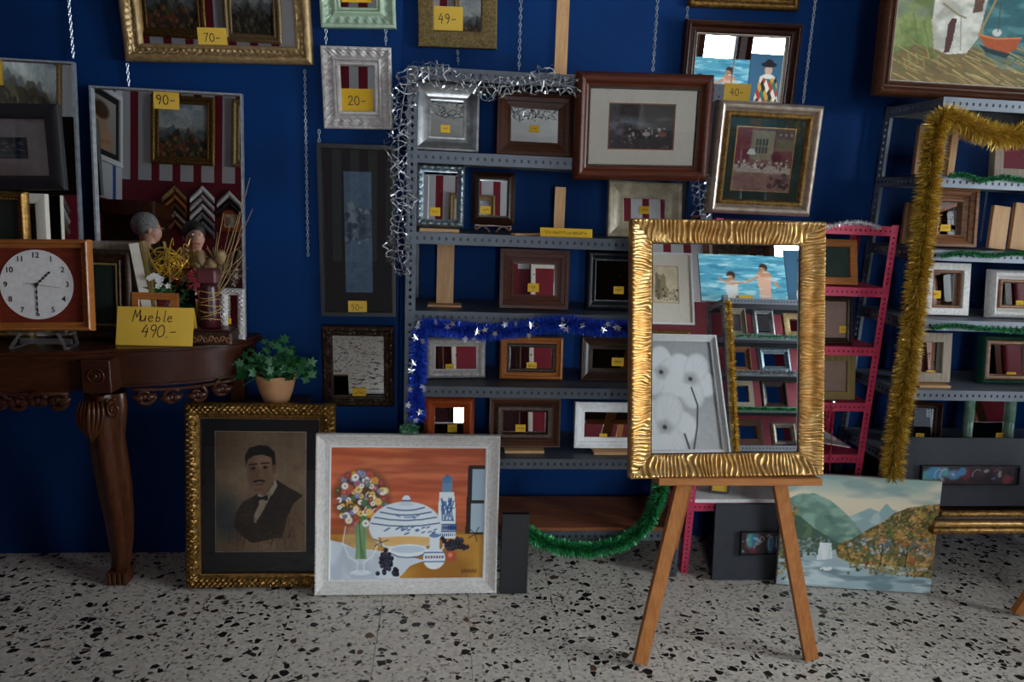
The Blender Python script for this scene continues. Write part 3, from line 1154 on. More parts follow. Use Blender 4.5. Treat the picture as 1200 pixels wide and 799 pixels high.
def pic_portrait():
    c = Canvas(130, 166, '#6b5441')
    c.vgrad([(0, '#75604b'), (.35, '#8d745b'), (.75, '#7d6248'), (1, '#80644a')])
    c.noise(.18, 4, 4, 3); c.ell(.12, .7, .16, .2, '#2c3942', .9, 0, .8); c.ell(.3, .35, .22, .3, '#8f775e', .9, 0, .5); c.ell(.05, .1, .3, .2, '#5d4a39', .9, 0, .6)
    # coat
    coat = [(.43, .53), (.68, .40), (.80, .46), (.97, .53), (.86, .60), (.80, .70), (.74, .88), (.60, .90), (.40, .93), (.30, .88), (.20, .80), (.22, .68), (.3, .58)]
    c.poly(coat, '#2a201b'); c.tint('#4a382c', .5, 6, 5, 8, .55, .2, c.mpoly(coat))
    for k in range(34):
        x = .14 + .75 * random.Random(k).random(); y = .78 + .1 * random.Random(k + 50).random()
        c.line([(x, y), (x - .05 + .1 * random.Random(k + 9).random(), y + .10)], .006, '#33261e', .6)
    c.line([(.86, .60), (.92, .72), (.97, .78)], .006, '#4a382b', .6); c.line([(.83, .62), (.80, .85)], .006, '#4a382b', .6)
    # shirt and tie
    c.poly([(.46, .52), (.66, .40), (.63, .50), (.52, .66), (.44, .76), (.42, .70), (.48, .60)], '#a3917b'); c.poly([(.60, .47), (.66, .40), (.68, .45), (.62, .53)], '#b3a48f')
    c.poly([(.45, .535), (.51, .545), (.58, .52), (.575, .575), (.51, .565), (.46, .58)], '#191412'); c.ell(.435, .74, .018, .022, '#8f7c66', .3)
    # head
    c.poly([(.47, .40), (.64, .36), (.64, .44), (.54, .54), (.46, .50)], '#7b5d47')
    c.ell(.49, .33, .155, .175, '#8d6c53', .10); c.ell(.485, .40, .125, .105, '#86654d', .2); c.ell(.645, .30, .03, .05, '#7a5a45', .3)
    c.ell(.40, .33, .05, .12, '#6b4e3b', .8, 0, .6); c.ell(.52, .24, .09, .05, '#a08068', .9, 0, .7)
    c.poly([(.335, .29), (.32, .20), (.37, .135), (.48, .11), (.58, .12), (.65, .17), (.665, .27), (.625, .28), (.61, .215), (.52, .19), (.42, .20), (.36, .23)], '#1b1512')
    for x, y, s in ((.415, .305, 1), (.545, .295, 1)):
        c.line([(x - .045, y - .03), (x + .045, y - .036)], .012, '#241a15'); c.ell(x, y, .028, .012, '#2a1e18', .4); c.ell(x, y + .02, .03, .008, '#6b4e3c', .6, 0, .6)
    c.line([(.475, .31), (.455, .375), (.49, .385)], .008, '#5a3f30', .9); c.line([(.42, .415), (.475, .405), (.535, .412)], .018, '#231813')
    c.line([(.445, .44), (.52, .438)], .010, '#5c3a30'); c.ell(.485, .48, .04, .012, '#6d4f3c', .7, 0, .6)
    for a in range(14): c.line([(.585 + .06 * math.cos(a * .45), .89 + .045 * math.sin(a * .45)), (.585 + .06 * math.cos(a * .45 + .4), .89 + .045 * math.sin(a * .45 + .4))], .006, '#5a4635', .7)
    c.line([(.72, .89), (.8, .875), (.9, .87)], .005, '#4a392c')
    c.noise(.08, 40, 30, 6)
    return c


def pic_landscape():
    c = Canvas(220, 165)
    c.vgrad([(0, '#7b938d'), (.1, '#9aa79b'), (.2, '#c2b8a2'), (.36, '#c6b89e'), (.6, '#9aaaa2'), (1, '#8499a0')])
    c.tint('#c9b9a0', .7, 6, 3, 2, .55, .2, (c.Y < .4) * 1.0); c.tint('#6e8585', .7, 7, 3, 7, .6, .15, (c.Y < .25) * 1.0)
    c.poly([(.42, .36), (.50, .31), (.56, .27), (.62, .30), (.66, .22), (.70, .27), (.78, .30), (.85, .38), (.7, .55), (.45, .55)], '#7f9696'); c.tint('#a8b5ae', .6, 10, 12, 3, .6, .15, c.mpoly([(.42, .36), (.56, .27), (.66, .22), (.85, .38), (.6, .5)]))
    m = [(0, .25), (.1, .18), (.2, .17), (.3, .22), (.4, .32), (.48, .42), (.54, .52), (.5, .6), (0, .6)]
    c.poly(m, '#5d7a6e'); c.tint('#86a08f', .75, 9, 10, 4, .55, .2, c.mpoly(m)); c.tint('#3f5c55', .6, 12, 8, 5, .62, .15, c.mpoly(m))
    c.poly([(.0, .34), (.12, .38), (.22, .48), (.36, .58), (.44, .62), (.3, .68), (0, .72)], '#3d5344'); c.tint('#6a7a4e', .5, 14, 16, 14, .6, .2, c.mpoly([(0, .34), (.22, .48), (.44, .62), (0, .72)]))
    h = [(.36, .62), (.48, .54), (.58, .44), (.66, .38), (.72, .30), (.80, .25), (.9, .22), (1, .20), (1, .86), (.7, .84), (.5, .78), (.38, .72)]
    mh = c.mpoly(h)
    c.poly(h, '#6b5a35'); c.tint('#a8823f', .8, 16, 18, 6, .55, .15, mh); c.tint('#4a5230', .85, 14, 16, 8, .58, .12, mh); c.tint('#8c4a2c', .7, 18, 20, 10, .66, .1, mh)
    c.tint('#c0985c', .7, 30, 36, 31, .62, .1, mh); c.tint('#383c22', .8, 26, 30, 32, .62, .1, mh)
    c.dabs(420, (.36, .22, 1, .85), ['#b08a48', '#5e6a38', '#8a6a35', '#3c4428', '#a8824a', '#8c5434', '#6a7440'], .008, 3, mh)
    c.dabs(60, (.45, .52, 1, .68), ['#6f7c84', '#8d989c', '#525c64'], .014, 8, mh)
    c.dabs(120, (0, .56, .32, .75), ['#48534f', '#6f7a7c', '#7c8688', '#3a4238'], .013, 9)
    c.poly([(0, .76), (.2, .74), (.34, .72), (.5, .78), (.7, .84), (1, .87), (1, 1), (0, 1)], '#8da0a5')
    c.tint('#b9c6c6', .8, 22, 4, 12, .55, .2, (c.Y > .77) * 1.0); c.tint('#566a70', .7, 20, 5, 15, .62, .15, (c.Y > .76) * 1.0)
    c.poly([(.26, .60), (.335, .60), (.35, .74), (.25, .76)], '#c3cbc8'); c.noise(.15, 6, 60, 4, c.mpoly([(.26, .6), (.335, .6), (.35, .74), (.25, .76)]))
    c.dabs(110, (.46, .76, 1, .86), ['#3e3a26', '#7b6a38', '#56603a', '#98803f'], .010, 21)
    c.dabs(130, (0, .30, .10, .95), ['#8d7a3c', '#5e5a30', '#6d4f2a', '#3a4028'], .012, 22)
    for x in (.66, .82): c.line([(x, .78), (x + .005, .58)], .010, '#2c2418'); c.line([(x, .66), (x + .04, .6)], .006, '#2c2418'); c.line([(x, .68), (x - .03, .6)], .006, '#2c2418')
    c.dabs(30, (.28, .82, .36, .84), ['#c9d2d0'], .008, 5)
    c.line([(.9, .93), (.95, .93)], .006, '#4a3a2c')
    return c


def pic_harbour():
    c = Canvas(210, 170)
    c.vgrad([(0, '#7d9c9a'), (.25, '#8fa89c'), (.5, '#5e7d78'), (1, '#6b5a3c')])
    c.poly([(.52, .12), (1, .12), (1, .92), (.6, .75)], '#2f5a60'); c.tint('#5d8a88', .6, 16, 5, 1, .55, .2, ((c.X > .5) & (c.Y < .85)) * 1.0); c.tint('#16383f', .6, 14, 5, 2, .62, .15, ((c.X > .5) & (c.Y > .5)) * 1.0)
    c.poly([(0, .2), (.26, .3), (.3, .72), (.2, .9), (0, .95)], '#5c6b3a'); c.tint('#8a9460', .7, 8, 6, 3, .55, .2, ((c.X < .3) & (c.Y > .2)) * 1.0); c.tint('#6f7468', .8, 6, 5, 4, .6, .15, ((c.X < .3) & (c.Y < .55)) * 1.0)
    g = [(0, .78), (.15, .70), (.3, .72), (.55, .70), (.7, .84), (1, .92), (1, 1), (0, 1)]
    c.poly(g, '#6d5b38')
    q = random.Random(5)
    for k in range(130):
        x = q.random() * .85; y = .66 + .32 * q.random(); l = .06 + .12 * q.random()
        c.line([(x, y), (x + l, y + l * (.25 + .5 * q.random()))], .009, q.choice(['#a08a52', '#7b683c', '#5a4a34', '#b49c66', '#4c5a34', '#8a7648']), .8)
    for k in range(40):
        x = q.random() * .3; y = .45 + .4 * q.random(); c.line([(x, y), (x + .02, y + .08)], .009, q.choice(['#8a8a4a', '#6a7c3e', '#a08a4c', '#4f6a34']), .8)
    hs = [(.25, .20), (.26, .10), (.38, .04), (.56, .08), (.58, .3), (.54, .62), (.48, .74), (.36, .76), (.27, .72), (.24, .5)]
    c.poly(hs, '#bcb9ac'); c.tint('#8d8a7c', .6, 9, 8, 6, .58, .2, c.mpoly(hs)); c.tint('#dedbd0', .7, 7, 8, 7, .6, .2, c.mpoly(hs))
    c.poly([(.345, .52), (.365, .47), (.395, .47), (.385, .64), (.37, .74), (.335, .75)], '#4a2a2a'); c.poly([(.50, .28), (.56, .26), (.55, .40), (.49, .42)], '#5a4038'); c.line([(.30, .36), (.40, .44), (.45, .46)], .014, '#7a7050'); c.line([(.42, .46), (.44, .72)], .006, '#6f6a5c')
    c.poly([(.54, .58), (.66, .60), (.82, .585), (.80, .68), (.74, .72), (.6, .68)], '#9c4a26'); c.line([(.54, .585), (.66, .61), (.82, .59)], .012, '#c47a42'); c.poly([(.55, .66), (.62, .69), (.76, .72), (.74, .76), (.6, .72)], '#1d2a30'); c.ell(.66, .56, .03, .03, '#b7b8b0', .3)
    c.line([(.665, .55), (.66, .2)], .008, '#4a4234'); c.line([(.55, .58), (.64, .26)], .016, '#9c7c48'); c.noise(.08, 30, 30, 9)
    return c


def pic_garden():
    c = Canvas(100, 78, '#2a2a2c')
    c.noise(.35, 5, 6, 1); c.poly([(0, 0), (.16, 0), (.14, .45), (0, .5)], '#4a4a4c', .7); c.line([(.16, 0), (.14, .5)], .05, '#3a3428'); c.line([(.5, 0), (.48, .36)], .05, '#59504a', .8)
    c.poly([(.55, .02), (1, .02), (1, .28), (.55, .3)], '#191a1c', .8); c.tint('#6b6e76', .9, 5, 7, 4, .5, .25, c.mell(.3, .5, .34, .2, .8)); c.tint('#4f4a4c', .8, 6, 7, 5, .55, .2, c.mell(.75, .45, .3, .2, .8))
    c.ell(.45, .66, .22, .1, '#1a1615', .4, 0, .8); c.dabs(46, (.28, .5, .85, .74), ['#8d8a86', '#6d3f3a', '#33302e', '#a09a92', '#4a4440'], .02, 3)
    c.ell(.58, .66, .06, .05, '#9d9690', .4); c.line([(.33, .46), (.36, .62)], .02, '#15120f'); c.ell(.83, .66, .06, .06, '#7a4440', .5); c.dabs(40, (0, .72, 1, 1), ['#4a4748', '#262527', '#5d5a5c'], .02, 7); c.noise(.2, 30, 30, 5)
    return c


def pic_interior():
    c = Canvas(96, 102, '#6b4f4c')
    c.vgrad([(0, '#5d4a46'), (.45, '#6e4a4a'), (.62, '#8a6a62'), (1, '#6e4c44')])
    c.poly([(0, 0), (.26, 0), (.24, .62), (0, .62)], '#6d2c34', .9); c.poly([(.27, .05), (.66, .05), (.66, .5), (.27, .5)], '#857a62'); c.poly([(.34, .18), (.56, .18), (.56, .40), (.34, .40)], '#3e4640')
    for k in range(5): c.line([(.34 + .055 * k, .18), (.34 + .055 * k, .40)], .012, '#8a8470')
    c.line([(.34, .29), (.56, .29)], .012, '#8a8470')
    for x in (.75, .85, .94): c.ell(x, .1, .042, .04, '#3a3430', .2); c.ell(x, .1, .03, .028, '#80745e', .2)
    c.poly([(.7, .18), (1, .18), (1, .34), (.7, .34)], '#68664a', .8); c.poly([(.66, .36), (1, .36), (1, .62), (.66, .62)], '#6a343a', .85)
    c.poly([(.22, .40), (.26, .33), (.32, .33), (.36, .40)], '#d6d0c2'); c.line([(.29, 0), (.29, .34)], .012, '#7a6a54'); c.ell(.29, .41, .08, .018, '#d9d2c2', .3)
    c.poly([(0, .60), (.2, .56), (1, .62), (1, .72), (0, .72)], '#a39488'); c.dabs(60, (.02, .5, .98, .64), ['#b5a692', '#6d4a44', '#8a8a78', '#c4b8a6', '#4a3a34'], .02, 4)
    c.poly([(0, .70), (1, .72), (1, 1), (0, 1)], '#7a584e', .9); c.tint('#9c7a6c', .5, 5, 4, 5, .55, .2, (c.Y > .7) * 1.0); c.dabs(24, (.66, .72, .96, .95), ['#4a3634', '#5d4440', '#3a2c2c'], .03, 9)
    c.ell(.72, .45, .09, .08, '#5a2430', .4); c.noise(.12, 26, 26, 4)
    return c


def pic_tall_town():
    c = Canvas(40, 150, '#3d5164')
    c.vgrad([(0, '#4a6075'), (.4, '#435a70'), (.7, '#4d6478'), (1, '#445a6e')]); c.noise(.1, 20, 4, 2)
    c.poly([(.12, .26), (.3, .24), (.34, .30), (.46, .32), (.5, .56), (.08, .57)], '#5b6a78'); c.poly([(.16, .25), (.36, .25), (.38, .55), (.15, .55)], '#6f7a82')
    c.dabs(50, (.05, .28, .95, .6), ['#2c3846', '#6d7884', '#3a4856', '#7f868c', '#54606e'], .02, 3); c.poly([(.5, .36), (1, .33), (1, .54), (.5, .56)], '#2f3e4e', .6)
    for k in range(6): c.line([(.3, .62 + .03 * k), (.36, .63 + .03 * k)], .006, '#2c3a48', .7)
    c.noise(.1, 60, 16, 4)
    return c


def pic_abstract(seed, W=120, H=26):
    c = Canvas(W, H, '#2a1d22')
    c.noise(.3, 3, 8, seed); q = random.Random(seed)
    for k in range(9):
        x, y = q.random(), .2 + .6 * q.random()
        c.ell(x, y, .04 + .05 * q.random(), .2 + .2 * q.random(), q.choice(['#5a1f2c', '#2f5a78', '#4a8a86', '#6d2c34', '#3c6f94', '#1a1418']), .5, 0, .9)
    for k in range(14):
        x, y = q.random(), .15 + .7 * q.random()
        c.ell(x, y, .012 + .02 * q.random(), .06 + .12 * q.random(), q.choice(['#9a9494', '#7fa8a8', '#a88a90', '#4a6a88', '#6d2c34']), .6, q.random() * 3, .7)
    for k in range(3):
        x, y = .15 + .7 * q.random(), .5
        pts = [(x + .05 * math.cos(t), y + .3 * math.sin(t)) for t in np.linspace(q.random() * 3, 5 + q.random(), 14)]
        c.line(pts, .04, '#a8a2a4', .7)
    return c


def pic_white_scrawl():
    c = Canvas(90, 60, '#08080a')
    q = random.Random(2)
    for k in range(26):
        x, y = .12 + .72 * q.random(), .22 + .42 * q.random()
        c.line([(x, y), (x + .1 * (q.random() - .3), y + .14 * (q.random() - .5)), (x + .12 * q.random(), y + .1 * (q.random() - .5))], .028, '#c9c9cc', .9)
    for k in range(12): c.line([(.14 + .055 * k, .84), (.165 + .055 * k, .84 - .03 * (k % 2))], .03, '#a9a9ac')
    return c


def pic_bathers():
    c = Canvas(110, 74)
    c.vgrad([(0, '#5fa9bd'), (.5, '#4f9cb4'), (1, '#6fb3c0')]); c.tint('#9fd0d8', .7, 18, 4, 1, .58, .15); c.tint('#2f7d9c', .7, 16, 4, 2, .6, .15)
    for cx, top, w, dress in ((.36, .38, .075, '#e0d2c6'), (.74, .2, .08, '#dfa98e')):
        c.poly([(cx - w, top + .2), (cx + w, top + .2), (cx + w * .8, .92), (cx - w * .8, .92)], dress); c.ell(cx, top + .2, w, .06, '#c78a68', .3); c.ell(cx, top + .06, .05, .085, '#3a2418', .2); c.ell(cx - .01, top + .11, .035, .05, '#b87a58', .4)
    c.line([(.43, .6), (.55, .56), (.66, .47)], .05, '#c58a68'); c.line([(.3, .62), (.22, .5)], .04, '#c58a68'); c.line([(.82, .45), (.9, .66)], .05, '#c58a68')
    c.tint('#bfe0e4', .8, 22, 6, 8, .66, .1)
    c.a = c.a[:, ::-1].copy()
    return c


def pic_flower():
    c = Canvas(110, 150, '#9a9a9a')
    c.vgrad([(0, '#8f8f8f'), (1, '#a4a4a4')]); c.noise(.05, 60, 40, 3)
    for cx, cy, R, ph in ((.26, .30, .30, 1.0), (.66, .36, .33, .3), (.24, .80, .40, 0)):
        for k in range(5):
            a = ph + k * 1.2566
            px_, py_ = cx + .5 * R * math.cos(a), cy + .5 * R * math.sin(a) * c.asp
            c.ell(px_, py_, R * .60, R * .50 * c.asp, '#b4b4b4', .12, a); c.ell(px_, py_, R * .57, R * .47 * c.asp, ['#d2d2d2', '#c6c6c6', '#dadada'][k % 3], .5, a)
            for v_ in (-.35, -.12, .12, .35):
                c.line([(cx + .1 * R * math.cos(a), cy + .1 * R * c.asp * math.sin(a)), (cx + R * math.cos(a + v_), cy + R * c.asp * math.sin(a + v_))], .004, '#a6a6a6', .5)
        c.ell(cx, cy, .10, .06, '#8c8c8c', .9, 0, .7); c.ell(cx, cy, .03, .02, '#3c3c3c', .6)
    c.line([(.66, .44), (.72, .6), (.68, .8), (.6, 1)], .016, '#3a3a3a'); c.line([(.55, 1), (.5, .86)], .02, '#4a4a4a')
    c.a = c.a[:, ::-1].copy()
    return c


def pic_city():
    c = Canvas(50, 66, '#d8c7a4')
    c.noise(.12, 6, 5, 2); q = random.Random(8)
    for k in range(9):
        x = .08 + .84 * q.random(); w = .05 + .05 * q.random(); t = .15 + .4 * q.random()
        c.poly([(x - w, .85), (x - w, t + .1), (x, t), (x + w, t + .1), (x + w, .85)], q.choice(['#8f7c5c', '#6d6450', '#a39068']), .8)
    c.dabs(30, (.05, .6, .95, .95), ['#5a5040', '#b8a47c', '#7c8478'], .03, 3)
    c.a = c.a[:, ::-1].copy()
    return c


def pic_mountains(seed, warm=False):
    c = Canvas(84, 66)
    c.vgrad([(0, '#8a97a0'), (.35, '#a3a9a6'), (.6, '#6c6a5c'), (1, '#3c3226')]); c.tint('#c3c6c2', .6, 5, 4, seed, .55, .2, (c.Y < .45) * 1.0)
    q = random.Random(seed)
    for k in range(3):
        pts = [(0, .6)] + [(.1 * i, .62 - .36 * q.random() * (1 - abs(i - 5) / 9) + .08 * k) for i in range(11)] + [(1, 1), (0, 1)]
        c.poly(pts, ['#5f6468', '#4a4a44', '#3a3024'][k], .9)
    c.dabs(80, (0, .6, 1, 1), ['#6b4a2c', '#8a6438', '#2c2a1c', '#4c5234', '#7a3c2c'] if warm else ['#3a342a', '#55503c', '#2a2620', '#6a6048'], .04, seed)
    c.noise(.12, 20, 20, seed)
    return c


def pic_figure(seed):
    """a plain half-length figure resting its head on its arms"""
    c = Canvas(56, 74, '#a09a90')
    c.vgrad([(0, '#a8a29a'), (1, '#8d857a')]); c.ell(.5, .78, .36, .28, '#b08a6c', .3); c.ell(.48, .36, .2, .2, '#b48c6e', .2); c.ell(.46, .25, .24, .16, '#4a3424', .4)
    c.line([(.2, .8), (.5, .86), (.8, .78)], .08, '#a07a5c'); c.poly([(.7, .45), (.98, .5), (.9, .8), (.72, .7)], '#5a3a3c', .8)
    return c


def pic_costume():
    """a plain standing figure in a diamond-patterned costume on blue"""
    c = Canvas(66, 84, '#3a6480')
    c.noise(.1, 6, 5, 2); c.poly([(.3, .42), (.72, .42), (.86, 1), (.18, 1)], '#c9bda6')
    k = 0
    for i in range(7):
        for j in range(6):
            x, y = .22 + .1 * j + (.05 if i % 2 else 0), .48 + .085 * i
            c.poly([(x, y - .085), (x + .05, y), (x, y + .085), (x - .05, y)], ['#1c1c20', '#b03428', '#c99a3c', '#e2d8c4', '#2f6a5a'][(i * 2 + j * 3) % 5]); k += 1
    c.a = np.where(c.mpoly([(.3, .42), (.72, .42), (.88, 1), (.16, 1)])[..., None] > .5, c.a, hexrgb('#3a6480'))
    c.ell(.5, .30, .1, .1, '#d2aa8c', .15); c.ell(.5, .2, .2, .05, '#15151a', .2); c.ell(.5, .16, .1, .06, '#15151a', .2); c.ell(.5, .42, .16, .045, '#e6e0d4', .2)
    c.a = c.a[:, ::-1].copy()
    return c
# ------------------------------------------------------------------ slotted-angle shelving
def perf(mb, o, e1, e2, L, W, pitch, hw, hh, rows=(.5,), start=None):
    """thin strip with a row of real holes; o corner, e1 along, e2 across"""
    o, e1, e2 = Vector(o), Vector(e1).normalized(), Vector(e2).normalized()
    n = max(1, int(L / pitch))
    p = L / n
    r = W * rows[0]
    ang = [rad(22.5 + 45 * k) for k in range(8)]
    for i in range(n):
        c = o + e1 * ((i + .5) * p) + e2 * r
        out = [c + e1 * (p / 2) + e2 * (W - r) * .45, c + e1 * (p * .25) + e2 * (W - r), c - e1 * (p * .25) + e2 * (W - r), c - e1 * (p / 2) + e2 * (W - r) * .45,
               c - e1 * (p / 2) - e2 * r * .45, c - e1 * (p * .25) - e2 * r, c + e1 * (p * .25) - e2 * r, c + e1 * (p / 2) - e2 * r * .45]
        inn = [c + e1 * (hw / 2 * math.cos(a)) + e2 * (hh / 2 * math.sin(a)) for a in ang]
        mb.add(out + inn, [(k, (k + 1) % 8, 8 + (k + 1) % 8, 8 + k) for k in range(8)])
        cor = [c + e1 * (p / 2) + e2 * (W - r), c - e1 * (p / 2) + e2 * (W - r), c - e1 * (p / 2) - e2 * r, c + e1 * (p / 2) - e2 * r]
        mb.add(cor + [out[0], out[1], out[2], out[3], out[4], out[5], out[6], out[7]], [(0, 5, 4), (1, 7, 6), (2, 9, 8), (3, 11, 10)])
    return mb


def shelf_unit(name, label, x0, x1, y0, y1, zs, mat, post_top, lip=.042, pitch=.0262, post=.038, hole=(.0105, .0135), board=None, group=None, back_posts=True, boards=None):
    root = thing(name, label, 'shelf', (x0, y0, 0), group=group)
    W, D = x1 - x0, y1 - y0
    for px, sx in ((0, 1), (W, -1)):
        for py, sy in ((0, 1), (D, -1)):
            mb = MB()
            perf(mb, (px, py, 0), (0, 0, 1), (sx, 0, 0), post_top, post, pitch, hole[1], hole[0])
            perf(mb, (px, py, 0), (0, 0, 1), (0, sy, 0), post_top, post, pitch, hole[1], hole[0])
            mb.build('post', P(mat), root)
    for i, z in enumerate(zs):
        mb = MB()
        e = .002
        mb.box(e, W - e, e, D - e, z - .003, z)
        perf(mb, (e, e * .5, z - lip), (1, 0, 0), (0, 0, 1), W - 2 * e, lip, pitch, hole[0], hole[1])
        perf(mb, (e, D - e * .5, z - lip), (1, 0, 0), (0, 0, 1), W - 2 * e, lip, pitch, hole[0], hole[1])
        for xx in (e, W - e): perf(mb, (xx, e, z - lip), (0, 1, 0), (0, 0, 1), D - 2 * e, lip, pitch, hole[0], hole[1])
        for y0_, y1_ in ((e, e + .014), (D - e - .014, D - e)):
            mb.box(e, W - e, y0_, y1_, z - lip, z - lip + .001)
        mb.box(e, W - e, e + .010, e + .014, z - lip, z - .003, mi=1)  # black strips inside both lips paint in the shade behind the holes
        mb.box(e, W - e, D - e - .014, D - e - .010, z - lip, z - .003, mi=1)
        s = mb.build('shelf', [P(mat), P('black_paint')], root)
        if boards and i in boards:
            MB().box(.01, W - .01, .004, D - .02, z + .0005, z + .016).build('shelf_board', P(boards[i]), s)
    return root


MX0, MX1, MY0, MY1 = -.138, 1.0, 2.62, 2.945
MZ = [1.962, 1.679, 1.392, 1.102, .812, .520, .208]
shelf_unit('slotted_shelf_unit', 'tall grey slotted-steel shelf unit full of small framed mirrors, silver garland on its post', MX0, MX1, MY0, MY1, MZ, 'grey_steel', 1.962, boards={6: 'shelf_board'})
RX0, RX1, RY0, RY1 = 1.835, 2.85, 2.6, 2.955
RZ = [1.962, 1.678, 1.399, 1.122, .833, .555, .268]
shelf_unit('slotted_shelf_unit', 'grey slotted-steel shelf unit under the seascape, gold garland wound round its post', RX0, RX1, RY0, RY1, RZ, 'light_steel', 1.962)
KX0, KX1, KY0, KY1 = 1.03, 1.77, 2.65, 2.93
KZ = [1.478, 1.236, .995, .760, .535, .318]
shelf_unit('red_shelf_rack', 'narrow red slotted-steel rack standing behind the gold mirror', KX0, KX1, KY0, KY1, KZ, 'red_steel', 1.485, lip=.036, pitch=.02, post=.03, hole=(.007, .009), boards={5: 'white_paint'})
# ------------------------------------------------------------------ pictures and mirrors on the wall
WL, WM = YWL, YW
framed('f70', 'wall_mirror', 'wide mirror in a carved gilt frame hanging on the blue wall, price note 70', 'mirror',
       put((131, -75), (362, -68), (362, 76), (142, 70), WL - .042, -2.5, 0, .04), .062, 'ogee', 'gold_pale', seg=.008, relief=rel_leaf(.005, .02, .3, .85), sub=3)
framed('fgreen', 'wall_mirror', 'small mirror in a pale green carved frame hung above the white-silver frame', 'mirror',
       put((372, -75), (462, -73), (462, 33), (373, 31), WL - .042, -2, 0, .04), .06, 'cove', 'pale_green', seg=.006, relief=rel_floral(.006, .035, .15, .7), sub=3,
       trim=(.012, 'pale_green', .7))
framed('f20', 'wall_mirror', 'small mirror in a white-silver carved frame, price note 20', 'mirror',
       put((375, 53), (458, 55), (460, 152), (379, 150), WL - .042, -2, 0, .04), .05, 'cove', 'pewter_white', seg=.005, relief=rel_floral(.007, .036, .08, .78), sub=3,
       trim=(.016, 'pewter_white', .75), bead=(.055, .002, .006, 'pewter_white', .8))
framed('f50', 'framed_picture', 'tall narrow picture of a town by water in a wide black mount, price note 50', 'picture',
       put((372, 168), (465, 170), (463, 372), (375, 370), WL - .03, 0, 0, .028), .018, 'flat', 'black_paint',
       ('picture', pic_tall_town(), (.078, .076, .077, .083), 'black_mat'), glass=True, gain=1.5)
framed('fcarv', 'wall_mirror', 'square mirror in a dark carved bronze frame hung under the tall black picture', 'mirror',
       put((376, 383), (462, 383), (461, 478), (378, 476), WL - .032, -3, 0, .03), .042, 'ogee', 'bronze_dark', seg=.007, relief=rel_leaf(.005, .016, .1, .85), sub=2)
framed('f49', 'wall_mirror', 'mirror in a wide flat hammered gold frame above the grey shelf, price note 49', 'mirror',
       put((489, -78), (584, -74), (582, 58), (489, 54), WM - .032, -3, 0, .03), .062, 'flat', 'gold_olive', seg=.006, relief=rel_noise(.0016, .01), sub=3)
framed('ftop', 'framed_picture', 'gold-brown frame hanging highest, above the mahogany mirror', 'picture',
       put((812, -95), (944, -90), (939, 13), (810, 6), WM - .032, 0, 0, .03), .05, 'ogee', 'gold_dark', ('picture', pic_mountains(31, True), 0, None), seg=.01, sub=1)
framed('f40', 'wall_mirror', 'mirror in a mahogany frame with silver beading, price note 40', 'mirror',
       put((806, 22), (941, 27), (932, 136), (797, 130), WM - .047, -3.5, 0, .045), .046, 'ogee', 'mahogany', bead=(.004, .0022, .0065, 'champagne', .86), trim=(.006, 'champagne', .7))
framed('garden', 'framed_picture', 'dark garden scene in cream mount and reddish brown frame, before the grey shelf', 'picture',
       put((677, 82), (838, 86), (833, 213), (672, 210), MY0 - .05, -1, 0, .045), .048, 'round', 'redwood',
       ('picture', pic_garden(), (.072, .078, .056, .05), 'cream_mat', 'honey_wood'), trim=(.008, 'bronze_dark', .55), glass=True, gain=1.5)
framed('interior', 'framed_picture', 'room interior picture in a green mount and champagne silver frame above the red rack', 'picture',
       put((842, 115), (963, 124), (957, 254), (833, 250), MY0 - .05, -1, 0, .045), .036, 'round', 'champagne',
       ('picture', pic_interior(), (.034, .036, .034, .034), 'green_mat', 'gold_leaf'), trim=(.018, 'gold_dark', .75), bead=(.045, .003, .008, 'gold_pale', .78), glass=True, gain=1.6)
framed('sea', 'framed_picture', 'large seascape painting of a white tower and red boat on top of the shelf', 'painting',
       put((1045, -75), (1263, -66), (1252, 115), (1033, 105), RY0 + .03, 4, 0, .05, zb=RZ[0]), .05, 'ogee', 'walnut',
       ('picture', pic_harbour(), 0, None), trim=(.008, 'champagne', .6), seg=.006, relief=rel_rope(.004, .012, .2, .42), sub=2, gain=1.35)

# ------------------------------------------------------------------ leaning on the floor
framed('portrait', 'framed_picture', 'portrait of a man in a suit, carved gold frame and dark mount, on the floor', 'picture',
       put((212, 475), (391, 472), (392, 690), (217, 693), 2.55, 7, 0, .035, zb=.002), .055, 'round', 'gold_dark',
       ('picture', pic_portrait(), (.05, .05, .082, .05), 'slate_mat', 'champagne'), seg=.004, relief=rel_leaf(.006, .02, .05, .8), sub=3,
       bead=(.058, .0035, .0085, 'gold_leaf', .72), glass=True, gain=1.5, trim=(.008, 'bronze_dark', .5))
framed('still', 'framed_picture', 'still life painting of tureen, bouquet and grapes in a white frame leaning on the floor', 'painting',
       put((371, 508), (586, 512), (582, 697), (367, 697), 2.503, 8, 0, .035, zb=.002), .045, 'scoop', 'white_wash',
       ('picture', pic_still_life(), 0, None), seg=.006, relief=rel_rope(.0035, .009, .0, .16), sub=2, trim=(.01, 'white_paint', .5), gain=1.45)
STILL = THINGS['still']


def plain_canvas(key, name, label, cat, p, cv, edge, gain=1.0):
    root = thing(name, label, cat, matrix=matrix_of(p))
    MB().box(-p.w / 2, p.w / 2, -p.depth, 0, 0, p.h).build('stretched_canvas' if cv else 'board', P(edge), root)
    if cv: cv.build(root, -p.w / 2 + .0005, p.w / 2 - .0005, .0005, p.h - .0005, -p.depth - .001, gain=gain)
    p.face = p.depth + .001
    p.root = root
    THINGS[key] = p
    return p


